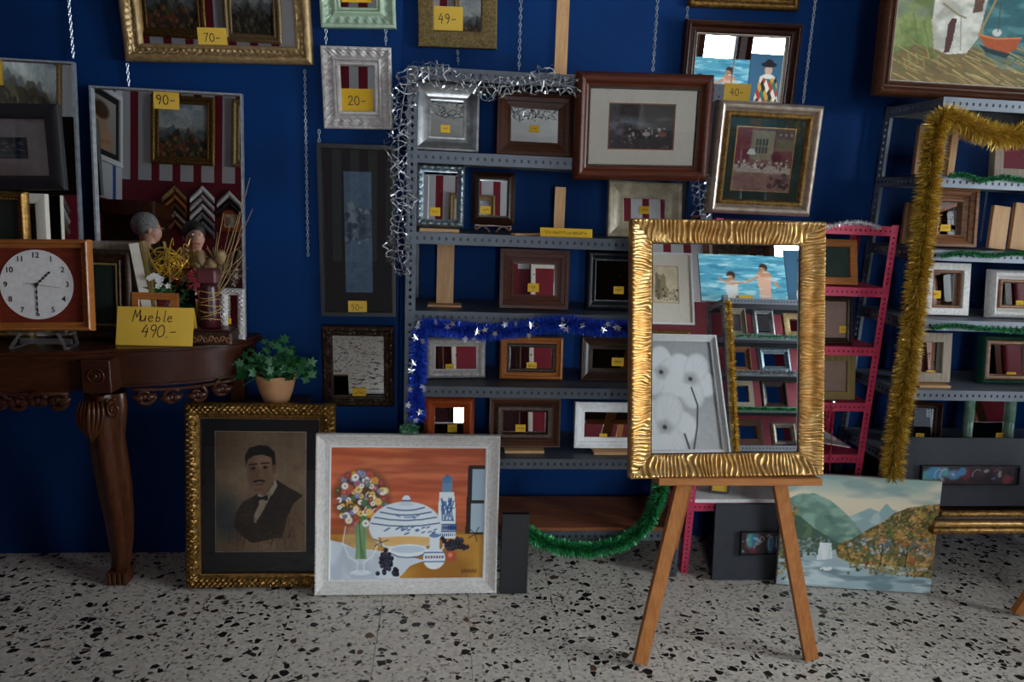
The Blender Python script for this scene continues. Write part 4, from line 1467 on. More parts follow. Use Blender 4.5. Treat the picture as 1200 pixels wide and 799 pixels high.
paint('canvas_edge', '#8a8478', '#a09a8c', .8, scale=30)
plain_canvas('land', 'canvas_painting', 'unframed landscape canvas with mountains and a river leaning on the floor', 'painting',
             put((922, 556), (1097, 562), (1097, 696), (908, 684), 2.505, 6, -8, .02, zb=.002), pic_landscape(), 'canvas_edge', 1.5)
plain_canvas('panel', 'display_board', 'dark blue-grey display board on the floor between easel leg and landscape canvas', 'board',
             put((835, 592), (930, 590), (930, 680), (838, 682), 2.585, 8, 0, .012, zb=.002), None, 'charcoal_board')
q = THINGS['panel']


def on_board(key, name, label, board, box, wd, cv, gain=1.3):
    """small framed thing hung on a leaning board, by its pixel box"""
    p = THINGS[board]
    f = p.face
    u0, v0 = local_of(p, box[0], box[3], -f)
    u1, v1 = local_of(p, box[2], box[1], -f)
    r = Place()
    r.u, r.v, r.n, r.tilt, r.depth = p.u, p.v, p.n, p.tilt, .015
    r.w, r.h = u1 - u0, v1 - v0
    r.o = p.o + p.u * (u0 + u1) / 2 + p.v * v0 + p.n * (f + .0005)
    return framed(key, name, label, 'picture', r, wd, 'flat', 'black_paint', ('picture', cv, 0, None), gain=gain)


on_board('abs1', 'framed_picture', 'small dark abstract picture hung on the dark floor board', 'panel', (866, 622, 922, 650), .006, pic_abstract(5, 60, 34))
paint('black_portfolio', '#0d0f13', '#14161b', .5, scale=20)
r = at_size(.302, 2.525, .002, .108, .325, 5, 0, .022)
root = thing('portfolio_box', 'black upright portfolio box leaning beside the white-framed still life', 'box', matrix=matrix_of(r))
MB().box(-r.w / 2, r.w / 2, -.022, 0, 0, r.h, bev=.002).build('cover', P('black_portfolio'), root)
MB().box(r.w / 2 - .012, r.w / 2 - .008, -.0225, -.0218, 0.004, r.h - .004).build('spine_groove', P('black_paint'), root)

# stack of gold frames lying on the lowest shelf and the black board standing on them
zz = RZ[6] + .0015
GOLDST = ['broad gold frame lying at the bottom of the stack under the black board', 'slim gold frame lying on the broad gold frame', 'dark gold frame lying third in the stack', 'gilt frame lying on top of the stack, carrying the black board']
for k, (xw, yy, dd, wd, mt) in enumerate(((.62, 2.375, .026, .05, 'gold_dark'), (.58, 2.385, .02, .035, 'gold_leaf'), (.60, 2.40, .018, .04, 'bronze_dark'), (.62, 2.39, .022, .035, 'gold_dark'))):
    p = at_size(1.99 + xw / 2 + .012 * k, yy + .09, zz, xw, .42, 90, 0, dd)
    framed('gst%d' % k, 'picture_frame', GOLDST[k], 'frame', p, wd, 'round', mt, ('board', 'dark_wood'), group='gold frames stacked flat on the low shelf')
    zz += dd + .001
plain_canvas('board2', 'display_board', 'large black display board standing on the stacked gold frames', 'board',
             put((1048, 515), (1280, 513), (1280, 598), (1056, 602), 2.53, 6, 0, .012, zb=zz), None, 'charcoal_board')
on_board('abs2', 'framed_picture', 'long narrow abstract picture strip hung on the black board', 'board2', (1076, 545, 1194, 568), .006, pic_abstract(9, 150, 34))

# ------------------------------------------------------------------ on the grey shelf
STRIP = {'s3': 'blue-silver carved mirror', 's4': 'dark chamfered mirror and its scrolled stand', 's12': 'walnut mirror with carved inner border', 's13': 'plain white mirror', 'q5': 'flat pale grey wood mirror'}


def shelf_frame(key, label, corners, z, y0, wd, prof, mat, tilt=9, yaw=0, depth=.03, dz=0.0, content=('mirror',), **kw):
    p = put(*corners, y0, tilt, yaw, depth, zb=z + dz + .0005)
    nm = 'framed_mirror' if content[0] == 'mirror' else 'picture_frame'
    framed(key, nm, label, 'mirror' if content[0] == 'mirror' else 'frame', p, wd, prof, mat, content, strut=True, **kw)
    if dz and key != 's4':
        root = thing('wooden_strip', 'pale wooden strip under the ' + STRIP[key], 'wood strip', (p.o[0], p.o[1], z))
        wl = min(p.w * .8, .16)
        MB().box(-wl / 2, wl / 2, -.06, .035, .0004, dz).build('plank', P('pine_x'), root)
    return p


shelf_frame('s1', 'square mirror in a wide brushed silver frame, silver garland above', ((486, 96), (562, 98), (561, 176), (486, 175)), MZ[1], 2.70, .058, 'scoop', 'silver_frame', depth=.04)
shelf_frame('s2', 'mirror in a stepped walnut frame on the same shelf as the brushed silver one', ((584, 108), (672, 110), (671, 184), (582, 180)), MZ[1], 2.70, .052, 'step', 'walnut', depth=.035)
shelf_frame('s3', 'mirror in a blue-silver carved frame on a pale strip', ((487, 192), (545, 191), (544, 267), (487, 266)), MZ[2], 2.69, .03, 'round', 'silver_blue', dz=.012, seg=.006, relief=rel_floral(.005, .026, .05, .9), sub=2, depth=.025)
shelf_frame('s4', 'mirror in a dark chamfered frame propped on a scrolled stand', ((554, 199), (606, 202), (603, 258), (552, 256)), MZ[2], 2.71, .03, 'reverse', 'dark_wood', dz=.03, depth=.04)
shelf_frame('s5', 'mirror in a wide beige marbled frame below the garden picture', ((714, 212), (800, 214), (799, 272), (713, 270)), MZ[2], 2.71, .062, 'scoop', 'marble_beige')
shelf_frame('s6', 'mirror in a broad reddish walnut frame, alone on its shelf half', ((587, 292), (668, 293), (666, 360), (585, 358)), MZ[3], 2.70, .055, 'step', 'redwood', depth=.035)
shelf_frame('s7', 'mirror in a black frame with thin silver edge beside the walnut one', ((688, 293), (768, 294), (767, 358), (687, 356)), MZ[3], 2.71, .036, 'round', 'black_paint', trim=(.005, 'silver_blue', .8))
shelf_frame('s8', 'mirror in a pale carved silver frame under the blue garland', ((500, 394), (570, 397), (569, 450), (500, 449)), MZ[4], 2.72, .036, 'round', 'pewter_white', 8, 5, seg=.006, relief=rel_floral(.005, .018, .05, .7), sub=2)
shelf_frame('s9', 'mirror in a dark frame with honey-brown outer edge under the blue garland', ((586, 393), (661, 396), (659, 449), (586, 447)), MZ[4], 2.72, .03, 'ogee', 'honey_wood', trim=(.014, 'dark_wood', .6))
shelf_frame('s10', 'mirror in a plain very dark brown frame beside the honey-edged one', ((681, 394), (768, 397), (767, 451), (681, 449)), MZ[4], 2.72, .05, 'scoop', 'dark_wood')
shelf_frame('s11', 'upright mirror in a bright orange-brown frame beside the blue garland tail', ((497, 465), (557, 466), (555, 530), (496, 528)), MZ[5], 2.70, .044, 'round', 'orange_wood', depth=.04)
shelf_frame('s12', 'mirror in a walnut frame with carved inner border on a pale strip', ((573, 466), (657, 467), (656, 531), (573, 529)), MZ[5], 2.70, .03, 'step', 'walnut', dz=.012, trim=(.028, 'bronze_dark', .8), depth=.04)
shelf_frame('s13', 'mirror in a plain white frame on the shelf above the wooden board', ((674, 471), (762, 472), (761, 531), (673, 530)), MZ[5], 2.70, .042, 'step', 'white_paint', dz=.012)
# red rack
shelf_frame('k1', 'honey wood frame with a green panel leaning on the red rack', ((912, 279), (1001, 280), (1010, 331), (912, 330)), KZ[1], 2.675, .03, 'flat', 'honey_wood', 16, 0, .02, content=('board', 'green_mat'))
paint('kraft_panel', '#8a7064', '#96796c', .8, scale=20)
shelf_frame('k2', 'dark wood frame with a pinkish brown panel on the red rack', ((912, 345), (999, 345), (1003, 400), (912, 400)), KZ[2], 2.675, .026, 'ogee', 'dark_wood', 12, 0, .02, content=('board', 'kraft_panel'))
shelf_frame('k3', 'olive wood frame with a pinkish brown panel on the red rack', ((912, 413), (1001, 413), (1004, 469), (912, 469)), KZ[3], 2.675, .034, 'flat', 'olive_wood', 12, 0, .02, content=('board', 'kraft_panel'))
# right shelf
shelf_frame('q1', 'mirror in a grey wood frame on the top row under the seascape', ((1167, 158), (1240, 160), (1240, 207), (1166, 206)), RZ[1], 2.69, .04, 'flat', 'grey_wood')
shelf_frame('q2', 'deep copper-brown stepped mirror frame beside leaning planks', ((1094, 219), (1145, 221), (1148, 290), (1090, 288)), RZ[2], 2.69, .05, 'step', 'copper_wood', 8, 0, .06)
shelf_frame('q3', 'mirror in a grey-white washed frame with copper inner edge beside the gold garland', ((1088, 308), (1137, 308), (1138, 366), (1084, 365)), RZ[3], 2.69, .03, 'flat', 'white_wash', trim=(.012, 'copper_wood', .8), depth=.04)
shelf_frame('q4', 'mirror in a rounded silver-white frame with copper inner edge', ((1161, 316), (1240, 317), (1241, 376), (1164, 375)), RZ[3], 2.66, .04, 'round', 'white_wash', trim=(.014, 'copper_wood', .8), depth=.04)
shelf_frame('q5', 'upright mirror in a flat pale grey wood frame on a strip', ((1070, 389), (1115, 390), (1113, 457), (1068, 455)), RZ[4], 2.67, .04, 'flat', 'grey_wood', dz=.01)
shelf_frame('q6', 'upright mirror in a dark green frame with brown inner moulding', ((1152, 393), (1217, 394), (1216, 458), (1152, 456)), RZ[4], 2.69, .02, 'round', 'dark_green', trim=(.02, 'copper_wood', .8), depth=.04)
shelf_frame('q7', 'small mirror in a dark brown rope-edged frame above the black board', ((1066, 471), (1103, 471), (1108, 523), (1064, 522)), RZ[5], 2.69, .03, 'ogee', 'dark_wood', 10, -10, .04, seg=.006, relief=rel_rope(.004, .012, .1, .4), sub=2)
# mirror between two green columns
p = put((1131, 468), (1190, 468), (1190, 523), (1131, 522), 2.70, 6, 0, .03, zb=RZ[5] + .0005)
root = thing('framed_mirror', 'small mirror held between two green marble columns', 'mirror', matrix=matrix_of(p))
cw = .042
MB().box(-p.w / 2 + cw, p.w / 2 - cw, -.018, -.014, .006, p.h).build('mirror_glass', P('mirror'), root)
for s in (-1, 1):
    MB().lathe([(cw / 2, 0), (cw / 2, p.h * .48), (cw / 2 * .94, p.h * .5), (cw / 2, p.h * .52), (cw / 2, p.h)], 14, (s * (p.w / 2 - cw / 2), -.02, .002)).build('column', P('green_marble'), root, 'auto')
MB().box(-p.w / 2, p.w / 2, -.04, .02, 0, .006).build('base', P('dark_wood'), root)
MB().box(-p.w / 2 + cw, p.w / 2 - cw, -.014, -.006, .006, p.h).build('backing', P('dark_wood'), root)
p.face = .0185
THINGS['q8'] = p
# scrolled stand below the dark chamfered mirror
p = THINGS['s4']
root = thing('scroll_stand', 'small dark scrolled wooden stand under the dark chamfered mirror', 'stand', (p.o[0], p.o[1], MZ[2] + .0004))
for s in (-1, 1):
    pts = [(s * (.012 + .05 * t), 0, .004 + .022 * math.sin(t * math.pi * .9)) for t in np.linspace(0, 1, 9)] + [(s * .068, 0, .016), (s * .066, 0, .03)]
    MB().tube([(a, b - .03, c) for a, b, c in pts], .004, 6).build('scroll', P('copper_wood'), root, True)
MB().box(-.07, .07, -.045, .03, .0264, .0296).build('rest', P('copper_wood'), root)

# ------------------------------------------------------------------ the gold mirror on the easel
LEAN = 11.0


def zebra(side, s, t, L):
    env = np.clip(t / .06, 0, 1) * np.clip((.97 - t) / .05, 0, 1)
    wob = 1.15 * np.sin(s * 31 + 1.7 * side + t * 2.6) + .65 * np.sin(s * 83 + t * 5.1 + side * 2.1) + .5 * np.sin(s * 17 - t * 4)
    ph = s / .0155 + .75 * wob * (t - .45) + .35 * np.sin(s * 47 + 3 * side)
    r = .5 + .5 * np.sin(2 * np.pi * ph)
    return .0095 * env * (r ** .7 - .5)


gp = put((740, 255), (968, 260), (966, 557), (740, 562), 2.13, LEAN, 0, .045)
framed('gold', 'easel_mirror', 'large mirror in a wide rippled gold frame standing on a wooden easel', 'mirror', gp, .075,
       [(0, 0), (0, .9), (.03, 1), (.1, 1), (.25, .88), (.5, .66), (.75, .5), (.92, .42), (1, .42), (1, .2)], 'gold_leaf', seg=.0021, relief=zebra, sub=3, smooth=True, trim=(.004, 'bronze_dark', .42))
print('gold mirror', gp.o, gp.w, gp.h)


def easel(label, origin, rz, foot_gap, ledge_z, back, width=.52, upper=True):
    """A-frame easel: origin between the front feet; leans back along +y"""
    root = thing('wooden_easel', label, 'easel', origin, rz)
    t = math.tan(rad(LEAN))
    apex = 1.30
    for s in (-1, 1):
        foot = (s * foot_gap / 2, 0, 0.012); top = (s * .018, apex * t, apex)
        MB().bar(foot, top, .046, .024, up=(0, 1, 0)).build('front_leg', P('easel_wood'), root)
    MB().bar((back[0], back[1], .012), (0, apex * t + .012, apex - .02), .036, .024, up=(0, 1, 0)).build('back_leg', P('easel_wood'), root)
    y = ledge_z * t
    M = Matrix.Translation((0, y, ledge_z)) @ Matrix.Rotation(rad(-LEAN), 4, 'X')
    MB().box(-width / 2, width / 2, -.085, -.012, -.024, 0, mat=M, bev=.002).build('ledge', P('easel_wood_x'), root)
    MB().box(-.12, .12, -.012, .012, .40, .44, mat=M).build('cross_bar', P('easel_wood_x'), root)
    return root


fl, fr = atz(748, 777, 0), atz(947, 772, 0)
mid = (fl + fr) / 2
lz = float(gp.o[2])
tt = math.tan(rad(LEAN))
eas = easel('brown wooden easel carrying the gold mirror', (mid[0], float(gp.o[1]) - lz * tt + .0135, 0), 0, float(fr[0] - fl[0]), lz, (-.02, .60), .56)
f2 = atz(1186, 721, 0)
eas2 = easel('second wooden easel, only one foot reaching into view by the shelf of gold frames', (f2[0] + .33, f2[1], 0), math.pi, .62, .55, (0, .5))

# ------------------------------------------------------------------ notes with prices
note('f70', 'yellow price note reading 70 on the carved gilt mirror', 249, 44, 34, 23, '70-', 'yellow_note', size=.42)
note('f20', 'amber price note reading 20 on the white-silver mirror', 419, 118, 36, 28, '20-', 'amber_note', size=.38)
note('f49', 'yellow price note reading 49 on the hammered gold mirror', 525, 22, 35, 29, '49-', 'yellow_note', size=.38)
note('f40', 'yellow price note reading 40 on the mahogany mirror', 864, 108, 31, 20, '40-', 'yellow_note', size=.42)
note('f50', 'yellow price note reading 50 on the tall black picture', 419, 360, 22, 15, '50-', 'yellow_note', size=.45, dy=.008)
note('fgreen', 'amber price note in the pale green frame', 418, -6, 36, 18, None, 'amber_note', seed=3)
note('fcarv', 'small amber price tag on the dark carved bronze mirror', 421, 460, 16, 11, None, 'amber_note', seed=4)
SM = [('s1', 522, 151, 11, 9, 'brushed silver mirror'), ('s2', 626, 151, 12, 8, 'stepped walnut mirror'), ('s3', 510, 248, 12, 10, 'blue-silver carved mirror'), ('s4', 569, 246, 12, 9, 'dark chamfered mirror'),
      ('s5', 755, 246, 12, 9, 'beige marbled mirror'), ('s6', 625, 337, 13, 10, 'broad reddish walnut mirror'), ('s7', 725, 340, 12, 9, 'black silver-edged mirror'), ('s8', 527, 430, 10, 7, 'pale carved silver mirror'),
      ('s9', 623, 429, 12, 9, 'honey-edged mirror'), ('s10', 724, 424, 14, 10, 'plain very dark brown mirror'), ('s11', 530, 502, 11, 9, 'orange-brown mirror'), ('s12', 610, 502, 12, 9, 'walnut mirror with carved border'),
      ('s13', 707, 512, 9, 8, 'plain white mirror'), ('k2', 989, 386, 11, 8, 'pinkish panel in the dark wood frame'), ('q2', 1108, 267, 12, 8, 'copper-brown stepped mirror'), ('q3', 1097, 345, 11, 9, 'grey-white washed mirror'),
      ('q4', 1195, 356, 9, 8, 'rounded silver-white mirror'), ('q5', 1091, 438, 11, 8, 'pale grey wood mirror'), ('q6', 1185, 440, 11, 8, 'dark green mirror'), ('q7', 1078, 511, 10, 7, 'rope-edged mirror'), ('q8', 1172, 510, 10, 6, 'green column mirror')]
for k, (key, x, y, w, h, d) in enumerate(SM):
    note(key, 'tiny amber price tag on the ' + d, x, y, w, h, None, 'amber_note', 'tiny price tags on the shelf mirrors', seed=k)
# ------------------------------------------------------------------ console table
TT = .955
XC = -1.85
half = [(0, 2.375), (.2, 2.385), (.4, 2.42), (.55, 2.455), (.64, 2.475), (.68, 2.50), (.78, 2.525), (.89, 2.555), (.98, 2.59), (1.05, 2.64), (1.10, 2.70), (1.13, 2.78), (1.14, 2.855)]


_t = np.linspace(0, 1, len(half)); _u = np.linspace(0, 1, 61)
_hx = np.interp(_u, _t, [a for a, b in half]); _hy = np.interp(_u, _t, [b for a, b in half])
for _ in range(14):
    _hx[1:-1] = (_hx[:-2] + 2 * _hx[1:-1] + _hx[2:]) / 4; _hy[1:-1] = (_hy[:-2] + 2 * _hy[1:-1] + _hy[2:]) / 4
half = list(zip(_hx.tolist(), _hy.tolist()))


def outline(off):
    pts = [(XC + dx * (1 - off / 1.14), min(y + off, 2.855)) for dx, y in half]
    left = [(2 * XC - x, y) for x, y in pts[::-1]]
    return left[:-1] + pts


tab = thing('console_table', 'dark carved wooden console table with cabriole legs against the wall', 'table', (0, 0, 0))
PM, PMZ = P('mahogany'), P('mahogany_z')
top = MB()
for z0, z1, o in ((.943, .955, .008), (.936, .943, .0), (.928, .936, .004), (.918, .928, .018)):
    top.prism(outline(o), z0, z1)
top.build('table_top', PM, tab)
MB().prism(outline(.03), .815, .918).build('apron', PM, tab)
MB().prism(outline(.025), .812, .820).build('apron_bead', PM, tab)


def spiral(mb, c, r, turns, tr, ax=(1, 0, 0), az=(0, 0, 1), sgn=1, start=0.0):
    a, b = Vector(ax), Vector(az)
    pts = []
    n = int(18 * turns)
    for i in range(n):
        t = i / (n - 1)
        th = start + sgn * t * turns * 2 * math.pi
        rr = r * (1 - .85 * t)
        pts.append(Vector(c) + a * (rr * math.cos(th)) + b * (rr * math.sin(th)))
    mb.tube(pts, [tr * (1 - .5 * i / n) for i in range(n)], 6)
    return mb


def carving(x0, x1, ya, yb, z, name='carved_ornament'):
    """a run of scrolls and leaves hanging under the apron"""
    mb = MB()
    n = max(2, int(abs(x1 - x0) / .064))
    for i in range(n):
        t = (i + .5) / n
        x, y = x0 + (x1 - x0) * t, ya + (yb - ya) * t
        dz = -.022 * math.sin(math.pi * t)
        ax = Vector((x1 - x0, yb - ya, 0)).normalized()
        spiral(mb, (x, y, z - .022 + dz), .033, 1.4, .0105, ax, (0, 0, 1), 1 if i % 2 else -1, .6 * i)
        mb.ball((x, y - .006, z - .022 + dz), .013, 8, 5)
        for s in (-1, 1):
            q = [Vector((x, y, z - .02 + dz)) + ax * (s * .04 * u) + Vector((0, -.004, -.03 * u + .035 * u * u)) for u in (0, .35, .7, 1)]
            mb.tube(q, [.009, .017, .012, .003], 6)
    mb.tube([(x0 + (x1 - x0) * t, ya + (yb - ya) * t, z - .002 - .012 * math.sin(math.pi * t)) for t in np.linspace(0, 1, 10)], .008, 6)
    return mb.build(name, PM, tab, True)


bx0, bx1 = -1.224, -1.128
for s in (1, -1):
    fx = (lambda x: x) if s == 1 else (lambda x: 2 * XC - x)
    a, b = sorted((fx(bx0), fx(bx1)))
    blk = MB().box(a, b, 2.468, 2.60, .81, .928, bev=.003).build('corner_block', PM, tab)
    ro = MB()
    cx = (a + b) / 2
    for rr, tr in ((.026, .0035), (.015, .003)):
        ro.tube([(cx + rr * math.cos(t), 2.467, .872 + rr * math.sin(t)) for t in np.linspace(0, 2 * math.pi, 21)[:-1]], tr, 5, closed=True)
    ro.ball((cx, 2.466, .872), .009, 8, 5)
    ro.build('rosette', PMZ, blk, True)
    # cabriole leg from the pixel outline of the one in view
    prof = [(462, 97, 141, 2.50), (475, 96, 143, 2.495), (492, 97, 142, 2.495), (520, 101, 140, 2.505), (550, 106, 145, 2.52), (580, 112, 149, 2.54), (610, 119, 151, 2.565), (640, 124, 151, 2.585), (660, 127, 148, 2.60), (672, 126, 147, 2.604)]
    rings = []
    N = 30
    for (py, l, r_, y) in prof:
        A, B = aty(l, py, y), aty(r_, py, y)
        c = (A + B) / 2
        R_ = (B[0] - A[0]) / 2
        ring = []
        for k in range(N):
            th = 2 * math.pi * k / N
            m = 1 + .13 * math.cos(5 * th + math.pi / 2 * 1)
            ring.append((fx(c[0] + R_ * m * math.cos(th)), c[1] + .04 + R_ * .9 * m * math.sin(th), c[2]))
        rings.append(ring)
    rings = np.array(rings)
    P3 = np.concatenate([rings, rings[:, :1]], 1)
    leg = MB().grid(P3, flip=(s == 1)).build('cabriole_leg', PMZ, tab, True)
    foot = MB()
    c = (aty(124, 672, 2.60) + aty(148, 672, 2.60)) / 2
    fxx = fx(c[0])
    for k in range(4):
        foot.box(fxx - .036 + .0185 * k, fxx - .021 + .0185 * k, 2.598, 2.66, .0, .052, bev=.003)
    foot.box(fxx - .034, fxx + .034, 2.606, 2.67, 0.0, .056)
    foot.build('carved_foot', PMZ, leg)
    ac = MB()
    kc = aty(110, 470, 2.49)
    for k in range(7):
        u = (k - 3) / 3
        base = Vector((fx(kc[0] + .0), kc[1] - .03, kc[2] - .14))
        pts = []
        for t in np.linspace(0, 1, 7):
            pts.append(base + Vector((s * (u * .042 * math.sin(t * 2.2) - .006 * (1 - t)), -.012 * math.sin(t * 3.0) + .012 * abs(u), .145 * t)))
        ac.tube(pts, [.003, .006, .008, .0085, .008, .006, .003], 6)
    ac.build('acanthus_leaf', PMZ, leg, True)
    vc = aty(135, 480, 2.485)
    vo = MB()
    spiral(vo, (fx(vc[0]), vc[1] - .012, vc[2] + .004), .024, 1.8, .006, (s * 1, 0, 0), (0, 0, 1.6), 1, 1.2)
    vo.build('volute', PMZ, leg, True)
    MB().box(fx(-.80) - .025, fx(-.80) + .025, 2.79, 2.84, 0, .815).build('back_leg', PMZ, tab)
carving(-1.09, -.78, 2.525, 2.68, .81)
carving(2 * XC + .78, 2 * XC + 1.09, 2.68, 2.525, .81)
carving(-2.42, -1.26, 2.45, 2.45, .815)

# ------------------------------------------------------------------ things on the console
TZ = TT + .0006
framed('leftmirror', 'leaning_mirror', 'big frameless-looking mirror with thin dark metal edge behind the clock', 'mirror',
       put((-112, 64), (88, 70), (98, 398), (-104, 398), 2.735, 4.5, 0, .022, zb=TZ), .007, 'thin', 'chain_steel')
framed('bigmirror', 'leaning_mirror', 'big mirror with thin metal edge behind the dried flowers, price note 90', 'mirror',
       put((105, 102), (282, 108), (289, 398), (115, 396), 2.745, 4.5, 0, .022, zb=TZ), .007, 'thin', 'chain_steel')
note('bigmirror', 'yellow price note reading 90 on the big thin-edged mirror', 195, 117, 30, 22, '90-', 'yellow_note', size=.5)
note('leftmirror', 'yellow price note on the mirror behind the clock', -10, 84, 26, 30, None, 'yellow_note', seed=2)
framed('print', 'framed_picture', 'black-framed white print of white scribbles on black, above the gilt frame', 'picture',
       put((-62, 120), (71, 122), (72, 222), (-60, 222), 2.655, 4, 0, .025), .048, 'flat', 'black_paint', ('picture', pic_white_scrawl(), (.068, .07, .058, .062), 'white_paint'), glass=True)
gp2 = put((-62, 222), (31, 224), (35, 396), (-58, 396), 2.64, 4, 0, .03, zb=TZ)
paint('night_green', '#0f1a14', '#16231b', .6, scale=6)
framed('gilt', 'framed_picture', 'dark green picture in a narrow beaded gilt frame behind the clock', 'picture', gp2, .03, 'round', 'gold_dark', ('board', 'night_green'), bead=(.026, .004, .01, 'gold_leaf', .7))
framed('cream', 'picture_frame', 'cream frame with brown groove standing behind the gilt frame', 'frame',
       put((-60, 224), (55, 226), (59, 396), (-57, 396), 2.69, 4, 0, .025, zb=TZ), .036, 'flat', 'cream_mat', ('board', 'night_green'), trim=(.018, 'gold_dark', .7))
framed('darkfr', 'picture_frame', 'dark olive-brown frame with black-green panel beside the clock', 'frame',
       put((66, 291), (150, 292), (156, 396), (68, 396), 2.65, 6, 0, .025, zb=TZ), .05, 'ogee', 'bronze_dark', ('board', 'night_green'), trim=(.008, 'olive_wood', .6))
p = put((100, 283), (157, 283), (166, 390), (100, 390), 2.70, 6, 0, .02, zb=TZ)
framed('darkfr2', 'picture_frame', 'plain brown frame standing behind the dark olive-brown one', 'frame', p, .03, 'flat', 'grey_wood', ('board', 'night_green'))
A, B = Vector(aty(158, 285, 2.69)), Vector(aty(181, 396, 2.675))
rt = thing('picture_frame', 'cream-edged frame tipped sideways between the mirror and the flowers', 'frame', (B.x, B.y, TZ))
B = Vector((B.x, B.y, TZ + .01))
O_ = Vector(rt.location)
MB().bar(B - O_, A - O_, .034, .02, up=(0, 1, 0)).build('edge', P('cream_mat'), rt)
k_ = Vector((.025, .004, .008))
MB().bar(B - O_ + k_, A - O_ + k_, .012, .03, up=(0, 1, 0)).build('moulding', P('olive_wood'), rt)

# clock on its clear stand
cp = put((-19, 279), (103, 281), (106, 387), (-18, 389), 2.50, 8, 0, .035)
ck = framed('clock', 'table_clock', 'square wooden clock with round white face and red-brown mount', 'clock', cp, .03, 'ogee', 'honey_wood', ('board', 'red_mount'))
croot = cp.root
u, v = local_of(cp, 43, 333.5, -cp.face - .002)
u1, v1 = local_of(cp, 86, 333.5, -cp.face - .002)
R = u1 - u
yf = -cp.face - .0005
def disc(R, c, y0, y1, n=48):
    mb = MB()
    pts = [(c[0] + R * math.cos(2 * math.pi * k / n), c[1] + R * math.sin(2 * math.pi * k / n)) for k in range(n)]
    mb.add([(x, y0, z) for x, z in pts] + [(x, y1, z) for x, z in pts], [tuple(range(n)), tuple(range(2 * n - 1, n - 1, -1))] + [((i + 1) % n, i, n + i, n + (i + 1) % n) for i in range(n)])
    return mb
face = disc(R, (u, v), yf - .002, yf).build('clock_face', P('white_paint'), croot)
for k in range(1, 13):
    t = math.pi / 2 - k * math.pi / 6
    cu = bpy.data.curves.new('numeral', 'FONT')
    cu.body = str(k); cu.size = R * .22; cu.align_x = 'CENTER'; cu.align_y = 'CENTER'; cu.extrude = .0002; cu.offset = .0004
    tmp = bpy.data.objects.new('tmp', cu)
    COL.objects.link(tmp)
    me = bpy.data.meshes.new_from_object(tmp)
    bpy.data.objects.remove(tmp)
    me.materials.clear(); me.materials.append(P('ink'))
    o = bpy.data.objects.new('numeral', me)
    COL.objects.link(o)
    o.parent = face
    o.rotation_euler = (rad(90), 0, 0)
    o.location = (u + R * .84 * math.cos(t), yf - .0026, v + R * .84 * math.sin(t))
def hand(name, ang, L, w, mat, y, tail=.0, ornate=True):
    t = math.pi / 2 - ang
    dx, dz = math.cos(t), math.sin(t)
    mb = MB()
    n = 9
    for k in range(n):
        s0, s1 = -tail + (L + tail) * k / n, -tail + (L + tail) * (k + 1) / n
        ww = w * ((.5 if k % 2 else 1.2) if ornate else 1)
        mb.bar((u + dx * s0, y, v + dz * s0), (u + dx * s1, y, v + dz * s1), ww, .0006, up=(0, 1, 0))
    mb.build(name, P(mat), face)
hand('hour_hand', rad(46), R * .52, .006, 'ink', yf - .0035)
hand('minute_hand', rad(180), R * .76, .005, 'ink', yf - .0045)
hand('second_hand', rad(98), R * .66, .0012, 'red_mount', yf - .0055, R * .3, False)
disc(.006, (u, v), yf - .0065, yf - .002, 12).build('hub', P('ink'), face)
m_, nt_, b_ = _new('clear_acrylic')
b_.inputs['Base Color'].default_value = (.9, .93, .95, 1); b_.inputs['Transmission Weight'].default_value = .9; b_.inputs['Roughness'].default_value = .08; b_.inputs['Alpha'].default_value = .55
st = thing('clear_stand', 'clear acrylic stand holding up the wooden clock', 'stand', (float(cp.o[0]), float(cp.o[1]), TZ))
zc = float(cp.o[2]) - TZ
for s in (-1, 1):
    mb = MB()
    mb.bar((s * .09, -.05, .003), (s * .075, .055, .003), .012, .004, up=(0, 0, 1))
    mb.bar((s * .09, -.05, .003), (s * .06, -.035, zc - .002), .010, .004, up=(0, 1, 0))
    mb.bar((s * .075, .055, .003), (s * .06, .02, zc + .12), .010, .004, up=(0, 1, 0))
    mb.build('leg', m_, st)
MB().box(-.1, .1, -.04, .006, zc - .006, zc - .001).build('rest', m_, st)
MB().box(-.085, .085, .0, .004, .01, .03).build('cross_piece', m_, st)

# price card, folded like a tent
cd = put((138, 360), (227, 360), (226, 404), (135, 405), 2.585, 16, 0, .001, zb=TZ)
rt = thing('price_card', 'yellow folded card reading Mueble 490 on the console table edge', 'price card', matrix=matrix_of(cd))
mb = MB()
w, h = cd.w, cd.h
mb.box(-w / 2, w / 2, -.0008, 0, 0, h)
s16, c16 = math.sin(rad(32)), math.cos(rad(32))
mb.add([(-w / 2, 0, h), (w / 2, 0, h), (w / 2, s16 * h, h - c16 * h), (-w / 2, s16 * h, h - c16 * h)], [(0, 1, 2, 3)])
mb.build('card', P('yellow_note'), rt)
sz = h * .30
mb = write('Mueble', -w * .30, h * .62, sz, -.0013, sz * .07, .62, .1)
mb.build('handwriting', P('ink'), rt)
sz = h * .32
write('490.-', -w * .18, h * .22, sz, -.0013, sz * .075, .60, .12).build('handwriting', P('ink'), rt)

